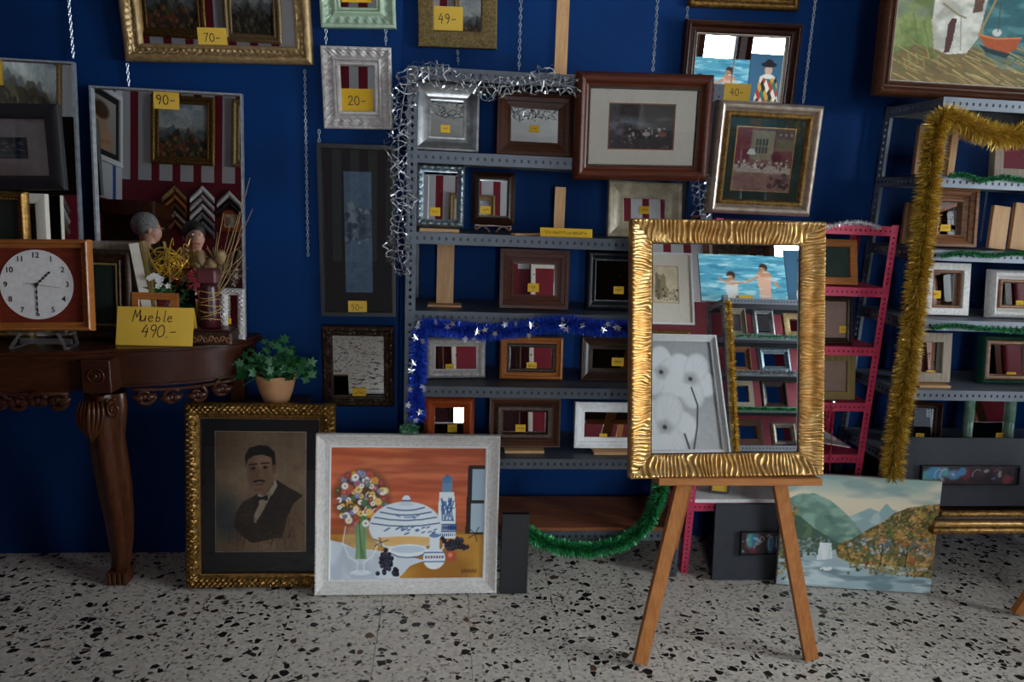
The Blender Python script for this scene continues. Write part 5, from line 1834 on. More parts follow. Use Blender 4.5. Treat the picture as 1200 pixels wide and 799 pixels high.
# small orange frame, flower arrangement, wrapped bottle, carved white frame
framed('tiny', 'framed_mirror', 'small mirror in a smooth orange-brown frame behind the yellow card', 'mirror',
       put((154, 343), (208, 343), (208, 398), (154, 398), 2.645, 8, 0, .02, zb=TZ), .026, 'flat', 'honey_wood')
framed('carvwhite', 'framed_mirror', 'small white carved openwork frame at the end of the console table', 'mirror',
       put((257, 338), (287, 338), (285, 396), (258, 396), 2.70, 5, 0, .02, zb=TZ), .026, 'round', 'pewter_white', seg=.005, relief=rel_leaf(.005, .018, .1, .9), sub=2)
note('carvwhite', 'amber price tag on the small white carved frame', 265, 376, 12, 7, None, 'amber_note', seed=8)
# pedestal with the bottle
pc = aty(250, 395, 2.64)
ped = thing('velvet_pedestal', 'low carved dark pedestal with burgundy velvet top under the wrapped bottle', 'pedestal', (float(pc[0]), 2.665, TZ))
MB().box(-.072, .072, -.05, .05, 0, .048, bev=.006).build('carved_body', P('bronze_dark'), ped)
mb = MB()
for k in range(7):
    x = -.06 + .02 * k
    spiral(mb, (x, -.052, .022), .010, 1.3, .003, (1, 0, 0), (0, 0, 1.4), 1 if k % 2 else -1)
mb.build('carving', P('copper_wood'), ped, True)
MB().box(-.064, .064, -.043, .043, .0482, .056, bev=.003).build('velvet_top', P('burgundy'), ped)
bt = thing('wrapped_bottle', 'burgundy bottle wound with gold wire on the velvet pedestal', 'bottle', (float(aty(247, 390, 2.66)[0]), 2.665, TZ + .0565))
MB().lathe([(.028, 0), (.036, .006), (.037, .05), (.035, .12), (.031, .15), (.03, .165)], 20).build('body', P('burgundy'), bt, True)
MB().box(-.034, .034, -.034, .034, .1655, .218, bev=.006).build('stopper', paint('maroon_leather', '#4a1a1e', '#5e262a', .5), bt)
pts = [(.0385 * math.cos(t), .0385 * math.sin(t), .02 + .12 * t / 44 + .006 * math.sin(t * 1.7)) for t in np.linspace(0, 44, 130)]
MB().tube(pts, .0011, 4).build('gold_wire', P('tin_gold'), bt)
# dried stalks rising from behind the bottle
ds = thing('dried_reeds', 'spray of dried reeds and seed pods behind the wrapped bottle', 'dried flowers', (float(bt.location.x), 2.71, TZ + .0565))
rr = random.Random(12)
TIPS = [(293, 208), (262, 250), (270, 262), (284, 262), (255, 272), (275, 290), (286, 300), (250, 290), (296, 245), (281, 248)]
for k, (px, py) in enumerate(TIPS):
    tip = aty(px, py, 2.70 + .012 * (k % 3))
    d = Vector(tip) - Vector(ds.location)
    m1 = d * .5 + Vector((rr.uniform(-.02, .02), rr.uniform(-.01, .01), .02))
    pts = [(rr.uniform(-.006, .006), 0, .1), tuple(m1), tuple(d)]
    MB().tube(pts, [.0022, .0018, .0012], 5).build('reed', P('straw'), ds)
for k in range(6):
    x = rr.uniform(-.05, .06); z = rr.uniform(.17, .23)
    mb = MB()
    mb.lathe([(.004, 0), (.016, .02), (.02, .045), (.014, .06)], 10)
    o = mb.build('seed_pod', P('straw'), ds, True)
    o.location = (x, -.01 + .01 * (k % 2), z); o.rotation_euler = (rr.uniform(-.5, .5), rr.uniform(-.9, .9), 0)
for k in range(14):
    x0 = rr.uniform(-.03, .05)
    pts = [(x0, 0, .12), (x0 + rr.uniform(-.05, .07), rr.uniform(-.02, .01), .2), (x0 + rr.uniform(-.03, .12), rr.uniform(-.02, .01), rr.uniform(.16, .3))]
    MB().tube(pts, .0012, 4).build('reed', P('straw'), ds)
# ball of curled golden willow
wc = aty(197, 308, 2.685)
wb_ = thing('golden_willow_ball', 'loose ball of curled golden willow strands above the greenery', 'ornament', (float(wc[0]), float(wc[1]), TZ))
for k in range(26):
    a0 = rr.random() * 6.28
    n1 = Vector((rr.gauss(0, 1), rr.gauss(0, 1), rr.gauss(0, 1))).normalized()
    a_ = n1.orthogonal().normalized(); b_2 = n1.cross(a_)
    R1 = rr.uniform(.035, .06)
    c0 = Vector((rr.gauss(0, .018), rr.gauss(0, .008), float(wc[2]) - TZ + rr.gauss(0, .02)))
    pts = [c0 + (a_ * math.cos(t) + b_2 * math.sin(t) * .8) * R1 + Vector((0, 0, .004 * math.sin(3 * t))) for t in np.linspace(a0, a0 + 4.6, 16)]
    MB().tube([(p_.x, p_.y * .6, p_.z) for p_ in pts], .0018, 5).build('strand', P('tin_gold_dark'), wb_)
MB().tube([(0, .01, 0), (.004, .008, .1), (0, 0, float(wc[2]) - TZ)], .0025, 5).build('stem', P('straw'), wb_)
# greenery with a white flower
gc = aty(190, 333, 2.675)
gr = thing('artificial_greenery', 'green artificial sprig with one white flower cluster behind the small orange frame', 'artificial plant', (float(gc[0]), 2.695, TZ))
gz = float(gc[2]) - TZ
for k in range(60):
    a0 = rr.random() * 6.28; L = rr.uniform(.03, .11)
    c0 = Vector((rr.gauss(.0, .035), rr.gauss(0, .006), gz * rr.uniform(.65, .95)))
    d = Vector((math.cos(a0), -.25, math.sin(a0) * .6 + .1)).normalized() * L * .45
    s = d.cross(Vector((0, 1, 0))).normalized() * .0055
    mb = MB(); mb.add([c0, c0 + d * .5 + s, c0 + d, c0 + d * .5 - s], [(0, 1, 2, 3)])
    mb.build('leaf', P('leaf_green'), gr)
MB().lathe([(.05, 0), (.06, .02), (.055, gz * .55), (.03, gz * .6)], 14).build('moss_base', P('tin_green_dark'), gr)
fl_ = aty(186, 329, 2.665)
for k in range(14):
    o3 = MB()
    cx, cz = float(fl_[0]) - gr.location.x + rr.gauss(0, .011), float(fl_[2]) - TZ + rr.gauss(0, .009)
    for j in range(5):
        t = j * 1.2566 + k
        o3.add([(cx, -.035, cz), (cx + .009 * math.cos(t - .5), -.038, cz + .009 * math.sin(t - .5)), (cx + .012 * math.cos(t), -.037, cz + .012 * math.sin(t)), (cx + .009 * math.cos(t + .5), -.038, cz + .009 * math.sin(t + .5))], [(0, 1, 2, 3)])
    o3.build('flower', P('white_paint'), gr)

# ------------------------------------------------------------------ ivy on its stand
pz = float(aty(323, 471, 2.74)[2])
px_ = float(aty(323, 471, 2.74)[0])
sd = thing('plant_stand', 'small dark wooden stand behind the portrait, carrying the ivy pot', 'stand', (px_, 2.755, 0))
MB().box(-.12, .12, -.075, .09, pz - .02, pz - .0005, bev=.003).build('top', P('dark_wood'), sd)
for sx in (-1, 1):
    for sy in (-1, 1): MB().box(sx * .10 - .012, sx * .10 + .012, sy * .06 - .012, sy * .06 + .012, 0.001, pz - .02).build('leg', P('dark_wood'), sd)
iv = thing('ivy_plant', 'green ivy in a terracotta pot on the dark stand', 'potted plant', (px_, 2.755, pz))
MB().lathe([(.045, 0), (.05, .004), (.066, .05), (.077, .098), (.080, .112), (.074, .114), (.07, .10)], 24).build('pot', P('terracotta'), iv, True)
MB().lathe([(.001, .098), (.069, .1), (.001, .102)], 16).build('soil', P('soil'), iv)
lob = []
for k in range(15):
    t = math.pi / 2 + 2 * math.pi * k / 15
    r0 = [1, .62, .8][k % 3] if k % 3 == 0 or k % 3 == 2 else .55
    lob.append((math.cos(t) * r0, math.sin(t) * r0))
lob = [(0, 1.0), (-.22, .52), (-.72, .62), (-.42, .12), (-.62, -.38), (-.18, -.24), (0, -.45), (.18, -.24), (.62, -.38), (.42, .12), (.72, .62), (.22, .52)]
leaf_me = []
for z in (.10, .22):
    mb = MB()
    mb.add([(0, .05, 0)] + [(x, y, -z * (x * x + .3 * y * y)) for x, y in lob], [(0, i + 1, (i + 1) % 12 + 1) for i in range(12)])
    leaf_me.append(mb.mesh('leaf', P('leaf_green')))
for k in range(16):
    a0 = rr.random() * 6.28; L = rr.uniform(.06, .15)
    tip = Vector((math.cos(a0) * L, math.sin(a0) * L * .6 - .015, .13 + rr.uniform(-.05, .10)))
    pts = [(0, 0, .1), tuple(tip * .5 + Vector((0, 0, .07))), tuple(tip)]
    MB().tube(pts, .0016, 4).build('stem', P('leaf_green'), iv)
for k in range(150):
    a0 = rr.random() * 6.28; r0 = math.sqrt(rr.random())
    hx, hy = math.cos(a0) * r0 * .16, math.sin(a0) * r0 * .075 - .02
    hz = .125 + .12 * (1 - r0 * r0) * rr.random() + rr.uniform(-.045, .03)
    if hz < .10 and abs(hx) < .085 and hy < .0: hz += .035
    o = bpy.data.objects.new('leaf', leaf_me[k % 2])
    COL.objects.link(o)
    o.parent = iv
    s = rr.uniform(.019, .030)
    o.scale = (s, s, s)
    o.location = (hx, hy, hz)
    o.rotation_euler = (rad(rr.uniform(20, 80)), rr.uniform(-.5, .5), rr.uniform(-1, 1))

# ------------------------------------------------------------------ display slats and planks on the shelves
def display_stand(label, x, y, z, w, h, lw):
    """empty plate stand: one upright slat on a ledge"""
    rt = thing('display_stand', label, 'stand', (x, y, z))
    M = Matrix.Rotation(rad(-5), 4, 'X')
    MB().box(-w / 2, w / 2, -.004, .004, .008, h, mat=M).build('upright', P('pine'), rt)
    MB().box(-lw / 2, lw / 2, -.05, .02, .0004, .009).build('ledge', P('pine_x'), rt)
    MB().bar((0, .006 + h * .045, h * .6), (0, .09, .004), .02, .005, up=(1, 0, 0)).build('prop', P('pine'), rt)


for lab, c0, c1, y, z, lw in (('tall pale wooden display stand on top of the grey shelf', (657, 80), (654, -40), 2.72, MZ[0], .17),
                              ('short pale wooden display stand behind the yellow strip label', (655, 266), (657, 219), 2.80, MZ[2], .12),
                              ('pale wooden display stand standing alone above the blue garland', (521, 358), (523, 286), 2.76, MZ[3], .13)):
    A, B = aty(*c0, y), aty(*c1, y)
    display_stand(lab, float(A[0]), y, z + .0004, .046 if lw == .17 else (.042 if lw == .12 else .066), float(B[2] - z), lw)
for k, (c0, c1, w, z, lab) in enumerate((((1170, 290), (1172, 241), .075, RZ[2], 'knotty pale plank leaning beside the copper-brown mirror'), ((1195, 293), (1200, 238), .085, RZ[2], 'wide pale plank leaning at the shelf end'),
                                         ((1064, 288), (1066, 237), .05, RZ[2], 'pale plank leaning behind the gold garland'), ((1116, 204), (1117, 150), .03, RZ[1], 'thin pale slat leaning under the gold garland'),
                                         ((1076, 204), (1079, 146), .03, RZ[1], 'thin slat leaning behind the gold garland on the top row'))):
    y = 2.72 if k != 2 else 2.80
    A, B = aty(*c0, y), aty(*c1, y)
    hgt = float(B[2] - z)
    rt = thing('wooden_plank', lab, 'plank', (float((A[0] + B[0]) / 2), y, z + .001))
    rt.rotation_euler = (rad(-9), rad(5), 0)
    MB().box(-w / 2, w / 2, -.009, .009, .003, hgt, bev=.0015).build('board', P('pine'), rt)
# yellow strip label and flat pale strip on the grey shelf
A, B = aty(633, 272, 2.64), aty(694, 274, 2.64)
rt = thing('shelf_label', 'long yellow handwritten strip label on the edge of the grey shelf', 'label', (float((A[0] + B[0]) / 2), 2.632, MZ[2] + .0006))
rt.rotation_euler = (rad(-22), 0, 0)
w = float(B[0] - A[0])
MB().box(-w / 2, w / 2, -.0004, .0004, 0, .034).build('paper', P('amber_note'), rt)
scrawl(-w * .44, w * .42, .011, .011, -.0009, .0016, 5).build('handwriting', P('ink'), rt)
rt = thing('wooden_strip', 'thin pale strip lying flat beside the yellow strip label', 'wood strip', (float(aty(618, 272, 2.68)[0]), 2.68, MZ[2] + .0006))
rt.rotation_euler = (0, 0, rad(35))
MB().box(-.07, .07, -.012, .012, 0, .006).build('plank', P('pine_x'), rt)
# grey card on the red rack and the little upright frame on its lowest shelf
rt = thing('mount_card', 'grey mount card lying tilted on the red rack below the olive frame', 'card', (1.63, 2.70, KZ[4] + .002))
rt.rotation_euler = (0, rad(9), 0)
MB().box(-.2, .08, -.03, .18, .034, .038).build('card', P('white_wash'), rt)
p = put((829, 562), (850, 558), (858, 581), (836, 586), 2.70, 14, -12, .012, zb=KZ[5] + .0168)
framed('calc', 'picture_frame', 'little black-edged frame with a yellow card on the white rack shelf', 'frame', p, .008, 'flat', 'black_paint', ('board', 'yellow_note'))

# ------------------------------------------------------------------ chains
for lab, a, b, y in (('fine steel chain from above down to the mirror behind the clock', (79, -20), (86, 68), WL - .015),
                     ('short steel chain between the gilt mirror and the big thin-edged mirror', (149, 74), (151, 101), WL - .012),
                     ('long thin chain hanging on the blue wall above the ivy', (357, 82), (361, 300), WL - .008),
                     ('steel chain at the left of the white-silver frame', (382, 34), (382, 52), WL - .02),
                     ('steel chain at the right of the white-silver frame', (452, 34), (452, 53), WL - .02),
                     ('short chain from the white-silver frame to the tall black picture', (374, 152), (374, 167), WL - .02),
                     ('short chain below the hammered gold mirror', (536, 59), (537, 76), WM - .02),
                     ('steel chain hanging down to the silver garland', (611, -20), (608, 82), 2.66),
                     ('steel chain holding the garden picture', (772, -20), (765, 83), 2.60),
                     ('short chain from the top gold frame to the mahogany mirror', (806, 8), (805, 22), WM - .025),
                     ('long steel chain holding the champagne-framed interior picture', (958, -20), (941, 121), 2.60),
                     ('thin chain hanging between copper mirror and planks', (1158, 215), (1149, 282), WM - .02)):
    A, B = aty(*a, y), aty(*b, y)
    chain(lab, A, B)

# ------------------------------------------------------------------ garlands
def path_px(pts, y):
    out = [Vector(aty(px, py, (y if len(q) == 0 else q[0]))) for px, py, *q in pts]
    # resample
    res = []
    for a, b in zip(out[:-1], out[1:]):
        n = max(1, int((b - a).length / .012))
        for i in range(n): res.append(a.lerp(b, i / n))
    res.append(out[-1])
    for _ in range(3):
        res = [res[0]] + [(res[i - 1] + res[i] * 2 + res[i + 1]) / 4 for i in range(1, len(res) - 1)] + [res[-1]]
    return res


def tinsel(label, path, r, n, mats, seed=1, w=.0016, group=None, stars=0, star_mat='tin_silver', cat='garland', flat=1.0, spread=.25):
    rt = thing('tinsel_garland', label, cat, tuple(path[0]), group=group)
    o = Vector(path[0])
    MB().tube([p_ - o for p_ in path], .0022, 5).build('core', P(mats[-1]), rt)
    q = np.random.default_rng(seed)
    N = len(path)
    mb = MB()
    for k in range(n):
        t = q.random() * (N - 1.001)
        i = int(t)
        c = path[i].lerp(path[i + 1], t - i) - o
        d = (path[i + 1] - path[i]).normalized()
        v = Vector(q.normal(size=3)); v.y *= flat
        v = (v - d * v.dot(d) * (1 - spread)).normalized() * r * (.65 + .5 * q.random())
        s = v.cross(Vector(q.normal(size=3))).normalized() * w / 2
        bend = Vector((0, 0, -r * .12 * q.random()))
        m_ = v * .55 + bend * .0
        mb.add([c - s, c + s, c + m_ + s, c + m_ - s, c + v + bend], [(0, 1, 2, 3), (3, 2, 4)], int(q.random() * len(mats)))
    tag(mb.build('tinsel', [P(m) for m in mats], rt), kind='stuff')
    if stars:
        pts = []
        for k in range(10):
            a_ = math.pi / 2 + k * math.pi / 5; rr_ = 1 if k % 2 == 0 else .42
            pts.append((rr_ * math.cos(a_), 0, rr_ * math.sin(a_)))
        sm = MB().add([(0, -.05, 0)] + pts, [(0, i + 1, (i + 1) % 10 + 1) for i in range(10)]).mesh('star', P(star_mat))
        for k in range(stars):
            t = (k + .5 * q.random() + .25) / stars * (N - 1.01)
            i = int(t)
            st_ = bpy.data.objects.new('star', sm)
            COL.objects.link(st_)
            st_.parent = rt
            a_ = q.random() * 6.28
            st_.location = path[i] - o + Vector((math.cos(a_) * r * .75, -r * .75, math.sin(a_) * r * .75))
            st_.scale = (.0155,) * 3
            st_.rotation_euler = (q.normal() * .5, q.random() * 6, q.normal() * .5)
    return rt


tinsel('blue tinsel garland with silver stars along the grey shelf and down its post', path_px([(770, 386), (735, 385), (700, 384), (660, 378), (630, 381), (600, 387), (560, 389), (520, 384), (496, 381), (491, 398), (490, 440), (487, 470), (490, 492)], MY0 - .035),
       .038, 12000, ['tin_blue', 'tin_blue_dark', 'tin_blue_dark', 'tin_blue'], 2, stars=44, w=.0036)
tinsel('green tinsel garland swagged below the wooden board of the grey shelf', path_px([(604, 612), (622, 627), (650, 640), (690, 645), (730, 636), (758, 615), (770, 588), (776, 566)], MY0 - .04),
       .038, 9000, ['tin_green', 'tin_green_dark', 'tin_green_dark', 'tin_green'], 3, w=.0036)
tinsel('small green tinsel tuft at the foot of the blue garland', path_px([(470, 503), (480, 500), (490, 504)], MY0 - .04), .02, 900, ['tin_green', 'tin_green_dark', 'tin_silver'], 6, w=.002)
tinsel('thick gold tinsel garland wound down the post of the shelf under the seascape', path_px([(1230, 163), (1200, 158), (1170, 160), (1140, 150), (1120, 138), (1105, 133), (1096, 150), (1092, 190), (1085, 250), (1077, 320), (1069, 390), (1060, 455), (1050, 510), (1045, 560)], RY0 - .045),
       .052, 17000, ['tin_gold', 'tin_gold_dark', 'tin_gold_dark', 'tin_gold'], 4, stars=0, w=.0042)
GG = 'thin green garlands on the shelf edges'
for k, (pts, lab) in enumerate((([(1112, 206), (1130, 204), (1150, 212), (1175, 207), (1205, 212), (1240, 213)], 'thin green garland on the top row edge under the seascape'),
                                ([(1103, 300), (1125, 296), (1150, 298), (1165, 300), (1185, 296), (1240, 300)], 'thin green garland on the shelf edge below the planks'),
                                ([(1092, 384), (1120, 381), (1150, 385), (1180, 387), (1240, 390)], 'thin green garland on the shelf edge above the dark green mirror'))):
    tinsel(lab, path_px(pts, RY0 - .012), .014, 2200, ['tin_green', 'tin_green_dark', 'dark_green'], 20 + k, .0022, GG, flat=.5)
tinsel('short white-silver tinsel lying on top of the red rack', path_px([(950, 264), (970, 266), (985, 262), (1000, 260), (1015, 261), (1032, 268)], KY0 - .005), .014, 900, ['tin_silver', 'white_paint'], 31, .0012)


def foil_net(label, path, r, cells, seed, jit=.006):
    """expanded silver foil: honeycomb ribbons round a tube, crumpled"""
    rt = thing('foil_garland', label, 'garland', tuple(path[0]))
    o = Vector(path[0])
    q = np.random.default_rng(seed)
    L = sum((b - a).length for a, b in zip(path[:-1], path[1:]))
    nu = int(L / .021)
    nv = cells
    mb = MB()
    cum = [0]
    for a, b in zip(path[:-1], path[1:]): cum.append(cum[-1] + (b - a).length)
    cum = np.array(cum)
    cache = {}

    def pt(u, v):
        v = v % (2 * nv)
        if (u, v) in cache: return cache[(u, v)]
        s = min(max(u * L / (2 * nu), 0), L * .9999)
        i = min(max(int(np.searchsorted(cum, s)) - 1, 0), len(path) - 2)
        t = (s - cum[i]) / max(cum[i + 1] - cum[i], 1e-9)
        c = path[i].lerp(path[i + 1], t) - o
        d = (path[i + 1] - path[i]).normalized()
        a = d.cross(Vector((0, 1, 0))).normalized()
        b = d.cross(a)
        th = math.pi * v / nv + .35 * math.sin(u * .21)
        rr_ = r * (.75 + .5 * (.5 + .5 * math.sin(u * .37 + seed))) * (.8 + .4 * q.random())
        P_ = c + a * (rr_ * math.cos(th)) + b * (rr_ * .55 * math.sin(th)) + Vector(q.normal(size=3)) * jit * .5
        cache[(u, v)] = P_
        return P_

    def rib(A, B):
        d = B - A
        n_ = d.cross(Vector(q.normal(size=3)))
        if n_.length < 1e-6: return
        n_ = n_.normalized() * (.0011 + .0013 * q.random())
        m_ = (A + B) / 2 + Vector(q.normal(size=3)) * .002
        mb.add([A - n_, A + n_, m_ + n_, m_ - n_, B + n_, B - n_], [(0, 1, 2, 3), (3, 2, 4, 5)], int(q.random() * 2))
    for u in range(0, 2 * nu, 2):
        for v in range(nv):
            off = (u // 2) % 2
            A = pt(u, 2 * v + off)
            B = pt(u + 1, 2 * v + off)
            rib(A, B)
            rib(B, pt(u + 2, 2 * v + off + 1)); rib(B, pt(u + 2, 2 * v + off - 1))
    for k in range(nu * 3):
        u, v = int(q.random() * 2 * nu), int(q.random() * 2 * nv)
        A = pt(u, v) * 1.0
        e = Vector(q.normal(size=3)).normalized() * (.006 + .008 * q.random()); f_ = e.cross(Vector(q.normal(size=3))).normalized() * .004
        mb.add([A, A + e * .5 + f_, A + e, A + e * .5 - f_], [(0, 1, 2, 3)], int(q.random() * 2))
    tag(mb.build('foil_mesh', [P('tin_silver'), P('silver_frame')], rt), kind='stuff')
    MB().tube([p_ - o for p_ in path], .0012, 4).build('string', P('tin_silver'), rt)
    return rt


foil_net('silver foil net garland along the shelf top and down its corner post',
         path_px([(680, 104), (655, 98), (640, 92), (620, 98), (590, 102), (560, 102), (530, 95), (505, 86), (488, 80), (478, 92), (472, 120), (467, 160), (466, 200), (474, 235), (466, 268), (466, 295), (474, 322)], MY0 - .04), .034, 5, 3)
foil_net('short piece of silver foil net hanging below the garden picture', path_px([(818, 205), (820, 230), (822, 262)], MY0 - .03), .03, 4, 8)
# string of red beads
A, B = Vector(aty(977, 472, KY0 - .008)), Vector(aty(972, 556, KY0 - .008))
rt = thing('bead_string', 'string of small red beads hanging from the red rack', 'beads', tuple(A))
mb = MB()
n = 42
for k in range(n): mb.ball((B - A) * (k / n), .0034, 6, 4)
mb.build('beads', paint('red_bead', '#a01f3a', '#b82a48', .25), rt, True)
mb = MB()
C_ = Vector(aty(968, 500, KY0 - .008))
for k in range(16): mb.ball((C_ - A) * (k / 16), .0034, 6, 4)
mb.build('beads', P('red_bead'), rt, True)
MB().ball((0, 0, .004), .008, 8, 6).build('knot', P('tin_silver'), rt)
# ------------------------------------------------------------------ the other side of the shop (what the mirrors see)
OY0, OY1, OX0, OX1 = -1.0, -.64, 2.16, 3.12
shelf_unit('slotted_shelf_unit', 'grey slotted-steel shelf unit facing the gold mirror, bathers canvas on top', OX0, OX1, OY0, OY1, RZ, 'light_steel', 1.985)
bp = MB().box(OX0 + .02, OX1 - .02, OY0 - .012, OY0 - .003, .27, 1.94).build('back_panel', P('red_wall'))
tag(bp, 'dark red back panel behind the shelf unit facing the gold mirror', 'panel')


def facing(key, name, label, cat, xc, y, z, w, h, wd, prof, mat, content=('mirror',), tilt=7, depth=.03, group=None, **kw):
    """framed thing on the far side, facing the blue wall"""
    return framed(key, name, label, cat, at_size(xc, y, z, w, h, tilt, 180, depth), wd, prof, mat, content, group, **kw)


OPP = [(0, 2.29, .19, .23, .045, 'step', 'grey_wood', 'grey-brown stepped mirror'), (0, 2.53, .18, .23, .04, 'round', 'silver_frame', 'bright silver mirror'), (0, 2.80, .22, .2, .05, 'flat', 'gold_pale', 'pale gold mirror'),
       (1, 2.31, .19, .2, .04, 'step', 'copper_wood', 'copper-brown mirror'), (1, 2.60, .27, .2, .05, 'round', 'silver_blue', 'ornate blue-silver mirror'), (1, 2.92, .2, .2, .04, 'step', 'walnut', 'walnut mirror'),
       (2, 2.31, .2, .21, .04, 'flat', 'grey_wood', 'flat grey wood mirror'), (2, 2.58, .2, .21, .04, 'step', 'dark_wood', 'dark stepped mirror'),
       (3, 2.34, .25, .2, .05, 'flat', 'walnut', 'broad walnut mirror'), (3, 2.64, .2, .18, .04, 'round', 'champagne', 'champagne mirror'), (3, 2.92, .2, .2, .04, 'flat', 'gold_pale', 'gold-edged mirror')]
for k, (row, xc, w, h, wd, pf, mt, d) in enumerate(OPP):
    key = 'o%d' % k
    facing(key, 'framed_mirror', d + ' on the shelf unit facing the gold mirror', 'mirror', xc, OY1 - .12, RZ[row + 1] + .001, w, h, wd, pf, mt, group='mirrors on the far shelf unit')


def far_garland(label, pts, r, n, mats, seed, w=.0026):
    P_ = [Vector(p_) for p_ in pts]
    res = []
    for a_, b_ in zip(P_[:-1], P_[1:]):
        m_ = max(1, int((b_ - a_).length / .015))
        res += [a_.lerp(b_, i / m_) for i in range(m_)]
    res.append(P_[-1])
    return tinsel(label, res, r, n, mats, seed, w)


far_garland('gold tinsel garland down the post of the far shelf unit', [(OX0 + .02, OY1 + .04, 1.93), (OX0 + .02, OY1 + .04, .35)], .04, 7000, ['tin_gold', 'tin_gold_dark'], 51, .0032)
for k, zi in enumerate((1, 2, 3)):
    far_garland(['pale green tinsel on the upper edge of the far shelf unit', 'silver tinsel on the middle edge of the far shelf unit', 'green tinsel on the lower edge of the far shelf unit'][k],
                [(OX0 + .05, OY1 + .03, RZ[zi] - .015), (OX1, OY1 + .03, RZ[zi] - .02)], .022, 2600, [['tin_green', 'tin_silver'], ['tin_silver', 'silver_frame'], ['tin_green', 'tin_green_dark']][k], 60 + k, .003)
pb = at_size(2.40, OY0 + .20, RZ[0] + .002, .72, .40, 5, 180, .02)
plain_canvas('bathers', 'canvas_painting', 'blue canvas of two bathers in the sea standing on the far shelf unit', 'painting', pb, pic_bathers(), 'canvas_edge', 1.3)
pb.face += .0
note('bathers', 'yellow price note on the bathers canvas', 0, 0, 1, 1, None, 'yellow_note') if False else None
nt = thing('price_tag', 'yellow price note at the foot of the bathers canvas', 'price tag', (2.40, OY0 + .235, RZ[0] + .002), math.pi)
nt.rotation_euler = (rad(-12), 0, math.pi)
MB().box(-.06, .06, -.0006, 0, 0, .06).build('paper', P('yellow_note'), nt)
pc = at_size(2.945, OY0 + .20, RZ[0] + .002, .36, .46, 5, 180, .02)
plain_canvas('costume', 'canvas_painting', 'blue canvas of a figure in a diamond-patterned costume on the far shelf unit', 'painting', pc, pic_costume(), 'canvas_edge', 1.2)
# flower photograph on a second easel behind the viewer
pf = at_size(1.70, -.30, .74, .62, .90, LEAN, 180, .03)
framed('flower', 'framed_picture', 'large black and white flower photograph in a white frame on an easel', 'picture', pf, .05, 'step', 'white_paint', ('picture', pic_flower(), 0, None), gain=1.6)
easel('wooden easel carrying the flower photograph', (1.70, -.30 + .74 * math.tan(rad(LEAN)) - .0135, 0), math.pi, .62, .74, (0, .62))
dbd = at_size(2.93, OY1 + .035, 0.002, .36, 1.02, 3, 180, .012)
plain_canvas('board3', 'display_board', 'black display board standing against the far shelf unit', 'board', dbd, None, 'charcoal_board')
# rear wall pictures
paint('cream_paper', '#d9cfbc', '#e2d9c8', .85, scale=40)
facing('city', 'framed_picture', 'town print in a wide cream mount and white frame on the red wall', 'picture', 2.22, YR + .001, 2.06, .56, .74, .022, 'flat', 'white_paint', ('picture', pic_city(), (.13, .13, .2, .12), 'cream_paper', 'honey_wood'), 0, .025)
facing('gold_a', 'picture_frame', 'empty carved gold frame on the red wall under the town print', 'frame', 2.15, YR + .001, 1.42, .6, .58, .07, 'ogee', 'gold_dark', ('board', 'red_wall'), 0, .03, seg=.02, relief=rel_floral(.006, .03, .1, .8), sub=2)
facing('gold_b', 'framed_picture', 'pale picture in a brown and gold frame above the shop window', 'picture', 3.0, YR + .001, 2.70, .75, .55, .06, 'ogee', 'copper_wood', ('picture', pic_mountains(7), .05, 'cream_paper'), 0, .03)
MR = [('mount_a', -2.72, 2.47, .64, .70, 'gold_dark', .08, 12, True, 'mountain painting in a broad dark gold frame on the striped wall'), ('mount_b', -1.95, 2.47, .56, .7, 'gold_pale', .08, 14, False, 'hazy mountain painting in a pale gold frame on the striped wall'),
      ('mount_c', -1.1, 2.5, .6, .5, 'walnut', .06, 16, True, 'small mountain painting in a walnut frame on the striped wall'), ('mount_d', .3, 2.45, .5, .65, 'gold_pale', .06, 18, False, 'upright mountain painting in a pale gold frame high on the wall')]
for key, x, z, w, h, mt, wd, sd_, wm, lab in MR:
    facing(key, 'framed_picture', lab, 'painting', x, YR + .001, z, w, h, wd, 'ogee', mt, ('picture', pic_mountains(sd_, wm), 0, None), 0, .04, gain=1.3)
facing('cream_b', 'picture_frame', 'tall cream-edged frame leaning on the red rear wall', 'frame', 1.16, YR + .10, .004, .4, 2.35, .05, 'flat', 'cream_mat', ('board', 'red_wall'), 2, .03)
facing('dark_b', 'picture_frame', 'tall brown frame leaning on the red rear wall', 'frame', .62, YR + .12, .004, .5, 1.9, .06, 'ogee', 'walnut', ('board', 'burgundy'), 2, .03)
facing('dark_c', 'picture_frame', 'tall black-brown frame leaning beside the brown one on the rear wall', 'frame', -.1, YR + .12, .004, .5, 1.7, .06, 'ogee', 'dark_wood', ('board', 'burgundy'), 2, .03)
# left wall pictures (facing +x)
pl = at_size(XL + .001, -1.70, 2.40, .90, .72, 0, 90, .03)
framed('figure', 'framed_picture', 'picture of a resting figure in a white frame on the blue-striped wall', 'picture', pl, .05, 'flat', 'white_paint', ('picture', pic_figure(3), .06, 'black_mat'), gain=1.1)
pl = at_size(XL + .001, -.52, 2.42, .95, .66, 0, 90, .04)
framed('mount_e', 'framed_picture', 'wide dark mountain painting in a gold frame on the blue-striped wall', 'painting', pl, .05, 'ogee', 'gold_pale', ('picture', pic_mountains(22), 0, None), gain=1.2)
